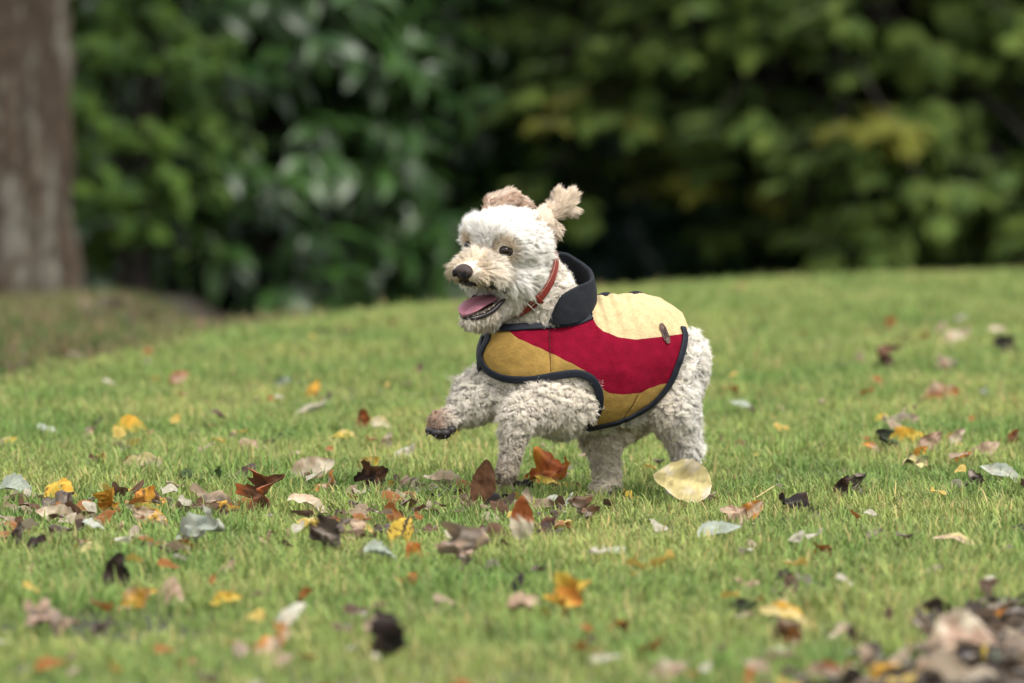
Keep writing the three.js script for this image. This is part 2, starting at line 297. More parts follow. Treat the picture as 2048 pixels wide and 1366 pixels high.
// old leaf litter: on the mound by the tree, along the border and in the bare near corner
{
  const R = rng(91), g = new THREE.Group(), geos = [1, 2, 3].map((q) => { const p = [], idx = [], nr = 4, na = 12, ph = q * 5.3; for (let j = 0; j <= nr; j++) for (let i = 0; i < na; i++) { const a = i / na * 6.283, r = j / nr * (0.42 + 0.22 * noise(Math.cos(a) * 1.6 + ph, Math.sin(a) * 1.6, ph) + 0.10 * noise(Math.cos(a) * 5, Math.sin(a) * 5, ph)), x = Math.cos(a) * r * 1.3, z = Math.sin(a) * r * 0.8; p.push(x, 0.30 * noise(x * 2.6 + ph, z * 2.6, 1) + 0.12 * noise(x * 6 + ph, z * 6, 4) + 0.5 * z * z * (q === 2 ? -1 : 1), z); if (j < nr) { const A = j * na + i, Bq = j * na + (i + 1) % na; idx.push(A, Bq, A + na, Bq, Bq + na, A + na); } } return geoFrom(p, null, idx); }), lists = [[], [], []];
  g.name = 'leaf_litter'; g.userData = { kind: 'stuff', label: 'old brown leaf litter on bare soil', category: 'litter' }; scene.add(g);
  const put = (x, z, s, lift) => { const q = new THREE.Matrix4().makeRotationFromEuler(new THREE.Euler((R() - 0.5) * 1.0, R() * 6.283, (R() - 0.5) * 0.8)); q.scale(V(s, s, s)); q.setPosition(x, H(x, z) + lift, z); const k = R(), v = 0.6 + 0.6 * R(), c = k < 0.35 ? [0.085, 0.060, 0.042] : k < 0.6 ? [0.21, 0.155, 0.110] : k < 0.85 ? [0.050, 0.038, 0.029] : [0.30, 0.24, 0.17]; lists[Math.floor(R() * 3)].push([q, lin(c[0] * v, c[1] * v, c[2] * v)]); };
  for (let i = 0; i < 1300; i++) { const D = 8.0 + 1.9 * R(), x = 0.35 + 0.95 * R(), z = CAM_D - D; if (R() < litterAt(x, z)) put(x, z, 0.04 + 0.06 * R(), 0.006 + 0.016 * R()); }
  for (let i = 0; i < 150; i++) { const x = -1.30 + 0.34 * (R() + R() - 1), D = 19.2 + 0.9 * (R() + R() - 1), z = CAM_D - D; put(x, z, 0.05 + 0.05 * R(), 0.01 + 0.03 * R()); }
  for (let i = 0; i < 400; i++) { const x = -2.6 + 2.2 * R(), D = crest(x) + 0.8 + 5 * R(), z = CAM_D - D; if (x < -1.0) put(x, z, 0.04 + 0.05 * R(), 0.005 + 0.02 * R()); }
  geos.forEach((q, i) => instanced('litter', q, softMat, lists[i], g));
  const bits = new THREE.Group(), bl = [[], [], []]; bits.name = 'leaf_fragments'; bits.userData = { kind: 'stuff', label: 'small broken bits of dry leaf caught in the grass', category: 'litter' }; scene.add(bits);
  for (let i = 0; i < 360; i++) { const D = 8.2 + 8.5 * R() ** 1.4, x = (R() - 0.5) * D * 0.21, z = CAM_D - D; if (fbm(x * 1.4, z * 1.4, 12) < -0.05 && R() < 0.6) continue; const s = 0.016 + 0.026 * R(), q = new THREE.Matrix4().makeRotationFromEuler(new THREE.Euler((R() - 0.5) * 1.4, R() * 6.283, (R() - 0.5) * 1.0)); q.scale(V(s, s, s)); q.setPosition(x, H(x, z) + 0.020 + 0.022 * R(), z); const c = [[0.10, 0.06, 0.04], [0.36, 0.27, 0.19], [0.30, 0.12, 0.03], [0.50, 0.36, 0.09], [0.46, 0.42, 0.33]][Math.floor(R() * 5)]; bl[i % 3].push([q, lin(...c)]); }
  for (let i = 0; i < 640; i++) { const D = 10.2 + 1.9 * R(), x = -1.05 + 1.15 * R(), z = CAM_D - D; if (fbm(x * 3.1, z * 2.2, 22) < 0.02 + 0.18 * Math.abs(D - 11.0)) continue; const s = 0.020 + 0.036 * R(), q = new THREE.Matrix4().makeRotationFromEuler(new THREE.Euler((R() - 0.35) * 1.5, R() * 6.283, (R() - 0.5) * 0.9)); q.scale(V(s, s, s * (0.6 + 0.7 * R()))); q.setPosition(x, H(x, z) + 0.008 + 0.020 * R(), z); const c = [[0.13, 0.07, 0.04], [0.30, 0.22, 0.15], [0.28, 0.11, 0.03], [0.07, 0.045, 0.032], [0.40, 0.33, 0.24]][Math.floor(R() * 5)]; bl[i % 3].push([q, lin(...c)]); }
  geos.forEach((q, i) => instanced('fragment', q, softMat, bl[i], bits));
}
// ---------------------------------------------------------------- the dog
const YAW = 25 * DEG, F = V(-Math.cos(YAW), 0, Math.sin(YAW)), LFT = V(Math.sin(YAW), 0, Math.cos(YAW)), UPV = V(0, 1, 0);
const ORG = P(1180, 725, 0);
// a point of the dog: where it shows in side view, and how far it lies to the left (+) or right (-) of its middle
function B(X, Y, w) { let z = 0, p; for (let i = 0; i < 4; i++) { p = P(X, Y, z); const dx = p.x - ORG.x, u = (w * Math.sin(YAW) - dx) / Math.cos(YAW); z = u * Math.sin(YAW) + w * Math.cos(YAW); } return P(X, Y, z); }
const sideOf = (p) => (p.x - ORG.x) * LFT.x + (p.z - ORG.z) * LFT.z;
const mirror = (p) => p.clone().addScaledVector(LFT, -2 * sideOf(p));
// head axes: forward, up, left
const HC = P(1019, 494, 0.105);
const hf = V(-0.60, -0.05, 0.80).normalize(), hl0 = V(0.80, -0.10, 0.60).normalize(), hu = hf.clone().cross(hl0).normalize(), hl = hu.clone().cross(hf).normalize();
const HD = (a, b, c) => HC.clone().addScaledVector(hf, a).addScaledVector(hu, b).addScaledVector(hl, c);
const headOf = (p) => { const d = p.clone().sub(HC); return [d.dot(hf), d.dot(hu), d.dot(hl)]; };

const caps = [];   // tapered capsules: group, ends, radii, blend
const cap = (g, a, b, ra, rb, k = 0.02, flat = 1) => caps.push({ g, a, b, ra, rb, k, flat, d: b.clone().sub(a), l2: Math.max(1e-9, b.distanceToSquared(a)) });
const chain = (g, pts, k, flat) => { for (let i = 1; i < pts.length; i++) cap(g, pts[i - 1][0], pts[i][0], pts[i - 1][1], pts[i][1], k, flat); };
const VEST = [[1048, 712, 0.094], [1110, 727, 0.111], [1200, 730, 0.123], [1282, 714, 0.113], [1330, 729, 0.093]];
const vestCaps = []; for (let i = 1; i < VEST.length; i++) { const A = VEST[i - 1], C = VEST[i]; const a = B(A[0], A[1], 0), b = B(C[0], C[1], 0); vestCaps.push({ a, b, ra: A[2], rb: C[2], k: 0.05, flat: 0.86, d: b.clone().sub(a), l2: b.distanceToSquared(a) }); }
for (const c of vestCaps) caps.push({ ...c, g: 'torso', ra: c.ra - 0.017, rb: c.rb - 0.017 });
cap('torso', B(1060, 765, 0), B(1120, 820, 0), 0.055, 0.050, 0.03);
cap('torso', B(1335, 735, 0), B(1340, 762, 0), 0.064, 0.056, 0.03);
cap('torso', B(1180, 805, 0), B(1290, 800, 0), 0.045, 0.045, 0.03);
chain('neck', [[B(1115, 668, 0), 0.070], [HD(-0.03, -0.045, 0), 0.064]], 0.03);
chain('fore', [[B(1148, 808, 0.052), 0.045], [B(1080, 816, 0.082), 0.039], [B(1040, 834, 0.094), 0.030], [B(1028, 872, 0.10), 0.0195], [B(1020, 915, 0.10), 0.0145], [B(1014, 944, 0.10), 0.0170]], 0.012);
chain('fore', [[B(1004, 768, -0.025), 0.046], [B(950, 797, -0.04), 0.039], [B(932, 811, -0.04), 0.031]], 0.012);
chain('fore', [[B(925, 818, -0.035), 0.021], [B(898, 838, -0.03), 0.0165], [B(882, 848, -0.026), 0.0215]], 0.006);
chain('hind', [[B(1340, 752, 0.036), 0.048], [B(1347, 825, 0.056), 0.042], [B(1374, 900, 0.06), 0.0215], [B(1376, 965, 0.06), 0.0165], [B(1360, 984, 0.06), 0.0185]], 0.014);
chain('hind', [[B(1280, 800, -0.045), 0.055], [B(1203, 868, -0.058), 0.035], [B(1212, 935, -0.058), 0.0195], [B(1218, 966, -0.058), 0.0165], [B(1204, 980, -0.055), 0.0185]], 0.014);
chain('tail', [[B(1362, 690, 0), 0.020], [B(1382, 702, -0.025), 0.014], [B(1391, 740, -0.03), 0.010]], 0.01);
// head
cap('head', HD(-0.006, 0.004, -0.016), HD(-0.006, 0.004, 0.013), 0.060, 0.060, 0.02);
cap('head', HD(0.035, 0.012, -0.026), HD(0.035, 0.012, 0.026), 0.046, 0.046, 0.02);
cap('head', HD(0.056, 0.032, -0.036), HD(0.056, 0.032, 0.034), 0.022, 0.022, 0.015);
cap('head', HD(0.008, -0.050, -0.044), HD(0.03, -0.055, -0.038), 0.036, 0.034, 0.02);
cap('head', HD(0.012, -0.050, 0.038), HD(0.032, -0.055, 0.034), 0.034, 0.032, 0.02);
cap('muzzle', HD(0.065, -0.026, 0), HD(0.122, -0.040, 0), 0.034, 0.025, 0.014);
cap('muzzle', HD(0.080, -0.036, -0.028), HD(0.126, -0.041, -0.022), 0.024, 0.018, 0.012);
cap('muzzle', HD(0.080, -0.036, 0.028), HD(0.126, -0.041, 0.022), 0.024, 0.018, 0.012);
cap('jaw', HD(0.01, -0.100, 0), HD(0.075, -0.131, 0), 0.034, 0.025, 0.014);
cap('jaw', HD(0.075, -0.131, 0), HD(0.116, -0.138, 0), 0.023, 0.015, 0.012);
cap('jaw', HD(0.008, -0.09, -0.03), HD(0.010, -0.09, 0.022), 0.034, 0.031, 0.02);
// ears: the far one thrown up flat over the crown, the near one flung back and up
const earNear = V(0.25, 0.1, 0.96).normalize(), earFar = V(-0.1, 0.45, 0.9).normalize();
chain('ear', [[HD(-0.002, 0.050, -0.054), 0.014], [HD(-0.018, 0.078, -0.058), 0.017], [HD(-0.050, 0.084, -0.042), 0.019], [HD(-0.080, 0.066, -0.022), 0.014]], 0.006);
caps.slice(-3).forEach((c) => { c.sq = earFar; });
chain('ear', [[HD(-0.030, 0.048, 0.056), 0.017], [P(1086, 438, 0.085), 0.017]], 0.008);
chain('ear', [[P(1088, 437, 0.082), 0.017], [P(1112, 420, 0.075), 0.017], [P(1128, 408, 0.070), 0.021]], 0.006); caps.slice(-2).forEach((c) => { c.sq = earNear; });
chain('ear', [[P(1126, 410, 0.070), 0.018], [P(1115, 389, 0.070), 0.010]], 0.004); caps.slice(-1)[0].sq = earNear;
chain('ear', [[P(1132, 408, 0.070), 0.018], [P(1144, 390, 0.070), 0.011]], 0.004); caps.slice(-1)[0].sq = earNear;
chain('ear', [[P(1130, 410, 0.070), 0.018], [P(1143, 421, 0.070), 0.012]], 0.004); caps.slice(-1)[0].sq = earNear;
chain('ear', [[P(1092, 442, 0.085), 0.015], [P(1108, 462, 0.08), 0.014], [P(1103, 484, 0.08), 0.008]], 0.008); caps.slice(-2).forEach((c) => { c.sq = earNear; });

function capD(c, x, y, z) {
  if (c.sq) { const e = ((x - c.a.x) * c.sq.x + (y - c.a.y) * c.sq.y + (z - c.a.z) * c.sq.z) * 1.3; x += c.sq.x * e; y += c.sq.y * e; z += c.sq.z * e; }
  if (c.flat !== 1) { const s = (x - ORG.x) * LFT.x + (z - ORG.z) * LFT.z, e = s * (1 / c.flat - 1); x += LFT.x * e; z += LFT.z * e; }
  const px = x - c.a.x, py = y - c.a.y, pz = z - c.a.z; let t = (px * c.d.x + py * c.d.y + pz * c.d.z) / c.l2; t = t < 0 ? 0 : t > 1 ? 1 : t;
  return Math.hypot(px - c.d.x * t, py - c.d.y * t, pz - c.d.z * t) - c.ra - (c.rb - c.ra) * t;
}
const smin = (a, b, k) => { const h = Math.max(k - Math.abs(a - b), 0) / k; return Math.min(a, b) - h * h * k * 0.25; };
const smax = (a, b, k) => -smin(-a, -b, k);
const union = (list, x, y, z) => { let d = 1; for (const c of list) d = smin(d, capD(c, x, y, z), c.k); return d; };
// the open mouth: a hollow between palate and lower jaw
const mouthC = { a: HD(0.042, -0.087, 0), b: HD(0.150, -0.090, 0), ra: 0.017, rb: 0.038, flat: 1 }; mouthC.d = mouthC.b.clone().sub(mouthC.a); mouthC.l2 = mouthC.d.lengthSq();
const mouthD = (x, y, z) => { const d = V(x, y, z).sub(HC), c = d.dot(hl); return capD(mouthC, x - hl.x * c * 0.12, y - hl.y * c * 0.12, z - hl.z * c * 0.12); };
const bodyD = (x, y, z) => smax(union(caps, x, y, z), -mouthD(x, y, z), 0.006);
const vestD = (x, y, z) => union(vestCaps, x, y, z);
const gradOf = (f, p, e = 0.0015) => V(f(p.x + e, p.y, p.z) - f(p.x - e, p.y, p.z), f(p.x, p.y + e, p.z) - f(p.x, p.y - e, p.z), f(p.x, p.y, p.z + e) - f(p.x, p.y, p.z - e)).normalize();
function nets(f, lo, hi, h) { // naive surface nets
  const n = [0, 1, 2].map((i) => Math.ceil((hi.getComponent(i) - lo.getComponent(i)) / h) + 1), [nx, ny, nz] = n, val = new Float32Array(nx * ny * nz), at = (i, j, k) => (k * ny + j) * nx + i;
  const CO = 4; // coarse skip
  for (let k0 = 0; k0 < nz; k0 += CO) for (let j0 = 0; j0 < ny; j0 += CO) for (let i0 = 0; i0 < nx; i0 += CO) {
    const dc = f(lo.x + (i0 + 1.5) * h, lo.y + (j0 + 1.5) * h, lo.z + (k0 + 1.5) * h), far = Math.abs(dc) > h * CO * 1.6;
    for (let k = k0; k < Math.min(nz, k0 + CO); k++) for (let j = j0; j < Math.min(ny, j0 + CO); j++) for (let i = i0; i < Math.min(nx, i0 + CO); i++) val[at(i, j, k)] = far ? dc : f(lo.x + i * h, lo.y + j * h, lo.z + k * h);
  }
  const vi = new Int32Array(nx * ny * nz).fill(-1), p = [], idx = [];
  for (let k = 0; k < nz - 1; k++) for (let j = 0; j < ny - 1; j++) for (let i = 0; i < nx - 1; i++) {
    let cx = 0, cy = 0, cz = 0, m = 0; const v = [];
    for (let q = 0; q < 8; q++) v.push(val[at(i + (q & 1), j + (q >> 1 & 1), k + (q >> 2))]);
    for (const [a, b] of nets.E) if ((v[a] < 0) !== (v[b] < 0)) { const t = v[a] / (v[a] - v[b]); cx += lerp(a & 1, b & 1, t); cy += lerp(a >> 1 & 1, b >> 1 & 1, t); cz += lerp(a >> 2, b >> 2, t); m++; }
    if (m) { vi[at(i, j, k)] = p.length / 3; p.push(lo.x + (i + cx / m) * h, lo.y + (j + cy / m) * h, lo.z + (k + cz / m) * h); }
  }
  const quad = (a, b, c, d, flip) => { if (a < 0 || b < 0 || c < 0 || d < 0) return; flip ? idx.push(a, c, b, a, d, c) : idx.push(a, b, c, a, c, d); };
  for (let k = 1; k < nz - 1; k++) for (let j = 1; j < ny - 1; j++) for (let i = 1; i < nx - 1; i++) {
    const s = val[at(i, j, k)] < 0;
    if (s !== (val[at(i + 1, j, k)] < 0)) quad(vi[at(i, j - 1, k - 1)], vi[at(i, j, k - 1)], vi[at(i, j, k)], vi[at(i, j - 1, k)], !s);
    if (s !== (val[at(i, j + 1, k)] < 0)) quad(vi[at(i - 1, j, k - 1)], vi[at(i - 1, j, k)], vi[at(i, j, k)], vi[at(i, j, k - 1)], !s);
    if (s !== (val[at(i, j, k + 1)] < 0)) quad(vi[at(i - 1, j - 1, k)], vi[at(i, j - 1, k)], vi[at(i, j, k)], vi[at(i - 1, j, k)], !s);
  }
  const nn = []; for (let i = 0; i < p.length; i += 3) { const g = gradOf(f, V(p[i], p[i + 1], p[i + 2])); nn.push(g.x, g.y, g.z); }
  return { p, n: nn, idx };
}
nets.E = [[0, 1], [2, 3], [4, 5], [6, 7], [0, 2], [1, 3], [4, 6], [5, 7], [0, 4], [1, 5], [2, 6], [3, 7]];
const dog = thing('dog', 'curly cream dog trotting across the lawn with its mouth open and ears flying', 'dog');
const bodyMesh = nets(bodyD, V(-0.22, -0.02, -0.24), V(0.44, 0.68, 0.34), 0.004);

// outlines of the vest in side view
const VOUT = [[957, 690], [958, 676], [966, 666], [990, 657], [1040, 652], [1100, 651], [1150, 645], [1186, 630], [1178, 600], [1176, 540], [1300, 540], [1348, 585], [1376, 652], [1371, 690], [1363, 722], [1346, 764], [1321, 799], [1290, 824], [1240, 845], [1190, 857], [1150, 868], [1158, 858], [1186, 838], [1199, 808], [1196, 778], [1180, 754], [1155, 746], [1120, 749], [1060, 758], [1012, 757], [980, 746], [962, 726], [956, 706]];
function polySD(poly, x, y) { let d = 1e9, ins = false; for (let i = 0, j = poly.length - 1; i < poly.length; j = i++) { const [ax, ay] = poly[j], [bx, by] = poly[i], t = clamp(((x - ax) * (bx - ax) + (y - ay) * (by - ay)) / ((bx - ax) ** 2 + (by - ay) ** 2)); d = Math.min(d, Math.hypot(x - ax - (bx - ax) * t, y - ay - (by - ay) * t)); if ((by > y) !== (ay > y) && x < (ax - bx) * (y - by) / (ay - by) + bx) ins = !ins; } return ins ? d : -d; }
const lineAt = (L, x) => { if (x <= L[0][0]) return L[0][1]; for (let i = 1; i < L.length; i++) if (x <= L[i][0]) { const t = (x - L[i - 1][0]) / (L[i][0] - L[i - 1][0]), s = t * t * (3 - 2 * t); return lerp(L[i - 1][1], L[i][1], lerp(t, s, 0.4)); } return L[L.length - 1][1]; };
const vestPix = (p) => toPix(sideOf(p) < -0.004 ? mirror(p) : p);
const inVest = (p) => { const [x, y] = vestPix(p); return polySD(VOUT, x, y); };
// ---------------------------------------------------------------- coat: locks of hair rooted on the skin
function lockGeo(seed, hairs, curl, lean, thick, spread) {
  const R = rng(seed), p = [], n = [], idx = [], c = [], S = curl > 0.5 ? 9 : 5, turns = curl * (1.1 + 0.5 * R()), ph0 = R() * 6.283, rc = curl * (0.20 + 0.10 * R());
  for (let h = 0; h < hairs; h++) {
    const a = R() * 6.283, rr = Math.sqrt(R()) * spread, ox = Math.cos(a) * rr, oz = Math.sin(a) * rr, L = 0.75 + 0.4 * R(), ph = ph0 + (R() - 0.5) * 0.9, tone = 0.88 + 0.24 * R(), jx = (R() - 0.5) * 0.22, jz = (R() - 0.5) * 0.22, ln = lean * (0.8 + 0.4 * R());
    const pts = []; let x = ox, y = -0.06, z = oz;
    for (let i = 0; i <= S; i++) {
      const t = i / S, an = ln * (0.35 + 0.65 * t), w = Math.sin(turns * 6.283 * t + ph) * rc * Math.min(1, t * 3), w2 = Math.cos(turns * 6.283 * t + ph) * rc * Math.min(1, t * 3), pull = 1 - 0.72 * t;
      pts.push(V(x - ox * (1 - pull) + w * 0.6 + jx * t * t, y + w * 0.55, z - oz * (1 - pull) + w2 + jz * t * t));
      x += Math.sin(an) * L / S; y += Math.cos(an) * L / S;
    }
    const k0 = p.length / 3;
    pts.forEach((q, i) => {
      const t = i / S, d = (pts[Math.min(S, i + 1)].clone().sub(pts[Math.max(0, i - 1)])).normalize(), s1 = d.clone().cross(V(0.3, 0.2, 1)).normalize(), s2 = d.clone().cross(s1), r = thick * (1 - 0.85 * t * t) * 0.5;
      for (let m = 0; m < 3; m++) { const e = m * 2.0944, v = s1.clone().multiplyScalar(Math.cos(e)).addScaledVector(s2, Math.sin(e)); p.push(q.x + v.x * r, q.y + v.y * r, q.z + v.z * r); const nn = v.multiplyScalar(0.6).add(V(0, 0.75, 0)).normalize(); n.push(nn.x, nn.y, nn.z); c.push(tone, tone, tone); }
      if (i < S) for (let m = 0; m < 3; m++) { const A = k0 + i * 3 + m, Bq = k0 + i * 3 + (m + 1) % 3; idx.push(A, Bq, A + 3, Bq, Bq + 3, A + 3); }
    });
  }
  return geoFrom(p, n, idx, null, c);
}
// hair gathers into tufts round scattered centres
const hash3 = (i, j, k, q) => { let h = Math.imul(i, 374761393) ^ Math.imul(j, 668265263) ^ Math.imul(k, 1274126177) ^ Math.imul(q, 974634211); h = Math.imul(h ^ (h >>> 13), 1103515245); return ((h ^ (h >>> 16)) >>> 0) / 4294967296; };
function tuft(p, cell) { const i0 = Math.floor(p.x / cell), j0 = Math.floor(p.y / cell), k0 = Math.floor(p.z / cell); let bd = 9, c = null, id = 0; for (let i = -1; i < 2; i++) for (let j = -1; j < 2; j++) for (let k = -1; k < 2; k++) { const a = i0 + i, b = j0 + j, e = k0 + k, q = V((a + hash3(a, b, e, 1)) * cell, (b + hash3(a, b, e, 2)) * cell, (e + hash3(a, b, e, 3)) * cell), d = q.distanceTo(p); if (d < bd) { bd = d; c = q; id = hash3(a, b, e, 4); } } return [c, bd / cell, id]; }
const furMat = phys({ vertexColors: true, roughness: 0.8, specularIntensity: 0.35 });
const WHITE = [0.915, 0.885, 0.825], CREAM = [0.875, 0.785, 0.655], TAN = [0.700, 0.535, 0.345], EAR = [0.610, 0.460, 0.325], DUN = [0.470, 0.390, 0.300], RUST = [0.420, 0.260, 0.185];
const mixc = (a, b, t) => [lerp(a[0], b[0], t), lerp(a[1], b[1], t), lerp(a[2], b[2], t)];
const EYE = [HD(0.0775, 0.005, 0.0435), HD(0.0775, 0.003, -0.0435)], NOSE = HD(0.146, -0.037, 0);
const groups = ['torso', 'neck', 'fore', 'hind', 'tail', 'head', 'muzzle', 'jaw', 'ear'].map((g) => [g, caps.filter((c) => c.g === g)]);
function coat(p, n, R) {
  let g = 'torso', best = 1, bc = null;
  for (const [name, list] of groups) for (const c of list) { const d = capD(c, p.x, p.y, p.z); if (d < best) { best = d; g = name; bc = c; } }
  const [a, b, c] = headOf(p), [X, Y] = toPix(p), isHead = g === 'head' || g === 'muzzle' || g === 'jaw' || g === 'ear';
  if (!isHead) { // cloth covers
    const vd = vestD(p.x, p.y, p.z);
    if (vd < 0.004 && vd > -0.04 && (g === 'torso' || g === 'neck' || g === 'tail') && inVest(p) > (Y < 668 ? -5 : 3)) return null;
    if (g === 'fore' && vd < 0.014 && inVest(p) > -6 && X > 1150) return null;
    if (g === 'hind' && vd < 0.008 && inVest(p) > -2) return null;
    if (X > 1120 && X < 1250 && Y < 660 && Y > 600 - (X - 1120) * 0.6) return null;
  }
  let flow = V(0, -1, 0), len = 0.014, curl = 1, col = CREAM, lift = 1;
  const along = bc ? bc.d.clone().normalize() : V(0, -1, 0);
  if (g === 'torso') { flow = V(0.5, -1, 0); col = mixc(WHITE, CREAM, 0.35); len = 0.015; if (Y > 845 && X > 1225 && X < 1320) { col = [0.50, 0.38, 0.33]; curl = 0; len = 0.010; } }
  else if (g === 'neck') { flow = V(0.5, -1, 0); col = mixc(CREAM, WHITE, 0.25); len = 0.016; curl = 0.8; }
  else if (g === 'fore') {
    flow = along.add(V(0, -0.6, 0)); len = lerp(0.0165, 0.011, sstep(835, 900, Y));
    const low = sstep(840, 960, Y), near = sideOf(p) > 0.03;
    col = near ? mixc(mixc(WHITE, CREAM, 0.8), DUN, low * 0.95) : mixc(mixc(WHITE, CREAM, 0.6), RUST, sstep(915, 872, X) * 0.9);
    if (!near && X < 918) len = 0.010;
  } else if (g === 'hind') { flow = along.add(V(0, -0.5, 0)); len = lerp(0.0150, 0.011, sstep(860, 940, Y)); col = mixc(mixc(CREAM, WHITE, sstep(1320, 1400, X + 30 * (R() - 0.5))), DUN, 0.25 * (1 - sstep(1180, 1260, X))); }
  else if (g === 'tail') { flow = along; len = 0.024; curl = 0.3; col = mixc(WHITE, CREAM, 0.5); }
  else if (g === 'head') {
    const E = HD(0.07, -0.01, 0); flow = p.clone().sub(E).normalize().add(V(0, -0.35, 0)).addScaledVector(hf, -0.25); len = 0.021; curl = 0.12; col = WHITE;
    const de = Math.min(p.distanceTo(EYE[0]), p.distanceTo(EYE[1])); if (de < 0.0098) return null;
    if (de < 0.03) { len = lerp(0.0075, 0.018, sstep(0.009, 0.028, de)); flow = p.clone().sub(p.distanceTo(EYE[0]) < p.distanceTo(EYE[1]) ? EYE[0] : EYE[1]).normalize().addScaledVector(hf, -0.1); col = mixc(TAN, WHITE, sstep(0.010, 0.036, de + 0.006 * (R() - 0.5))); }
    if (b > 0.045) { curl = 0.35; len = 0.018; }
    if (b < -0.03 && a < 0.02) { col = mixc(WHITE, CREAM, 0.25); len = 0.024; curl = 0.2; }
  } else if (g === 'muzzle') {
    const dn = p.distanceTo(NOSE); if (dn < 0.0165) return null;
    flow = hl.clone().multiplyScalar(Math.sign(c) * 0.9).addScaledVector(hu, -0.9 - (b < -0.05 ? 0.5 : 0)).addScaledVector(hf, b < -0.05 ? 0.25 : -0.5); if (Math.abs(c) < 0.012) flow.addScaledVector(hf, -0.8).addScaledVector(hu, 0.8);
    len = lerp(0.007, 0.027, sstep(0.018, 0.05, dn)) * (b > -0.03 ? 0.7 : b < -0.050 ? 0.55 : 1); curl = 0.22; col = mixc(TAN, mixc(CREAM, WHITE, 0.3), clamp(0.1 + 0.5 * R() + 0.55 * sstep(0.03, 0.075, dn)));
    if (mouthD(p.x, p.y, p.z) < 0.003 || (b < -0.067 && a > 0.055)) return null;
    if (b < -0.048) len = Math.min(len, 0.010);
  } else if (g === 'jaw') {
    flow = V(0, -1, 0).addScaledVector(hf, 0.5).addScaledVector(hl, Math.sign(c) * 0.3); len = 0.014; curl = 0.25; col = mixc(CREAM, WHITE, 0.3 + 0.4 * R());
    if (a > 0.06) { len = 0.0125; col = mixc(col, TAN, 0.25); }
    if (mouthD(p.x, p.y, p.z) < 0.004) return null;
  } else if (g === 'ear') {
    flow = along.clone(); len = 0.0135; curl = -1; col = mixc(EAR, CREAM, 0.5 * R() + 0.2);
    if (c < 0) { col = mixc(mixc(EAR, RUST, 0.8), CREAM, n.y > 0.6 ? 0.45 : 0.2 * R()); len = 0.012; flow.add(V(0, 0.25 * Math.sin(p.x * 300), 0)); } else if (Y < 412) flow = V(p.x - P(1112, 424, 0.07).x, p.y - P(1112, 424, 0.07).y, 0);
  }
  if (Math.abs(strapD(p)) < 0.011 && (g === 'neck' || g === 'torso')) len *= 0.3;
  return { flow, len, curl, col, lift };
}
// where the leather collar lies: a plane through three points of its visible run
const castD = (f, X, Y, off) => { const r = ray(X, Y); let t = 10.4, best = 1, bt = t; while (t < 12.4) { const x = r.x * t, y = CAM_H + r.y * t, z = CAM_D + r.z * t, d = f(x, y, z) - off; if (d < best) { best = d; bt = t; } if (d < 0.0004) break; t += Math.max(0.0006, d * 0.7); } return V(r.x * bt, CAM_H + r.y * bt, CAM_D + r.z * bt); };
const neckCaps = caps.filter((c) => c.g === 'neck' || (c.g === 'jaw')), neckD = (x, y, z) => union(neckCaps, x, y, z);
const sA = castD(neckD, 1040, 630, 0.012), sM = castD(neckD, 1068, 606, 0.012), sB = castD(neckD, 1101, 558, 0.012);
const strapN = sM.clone().sub(sA).cross(sB.clone().sub(sM)).normalize();
function strapD(p) { return p.clone().sub(sM).dot(strapN); }

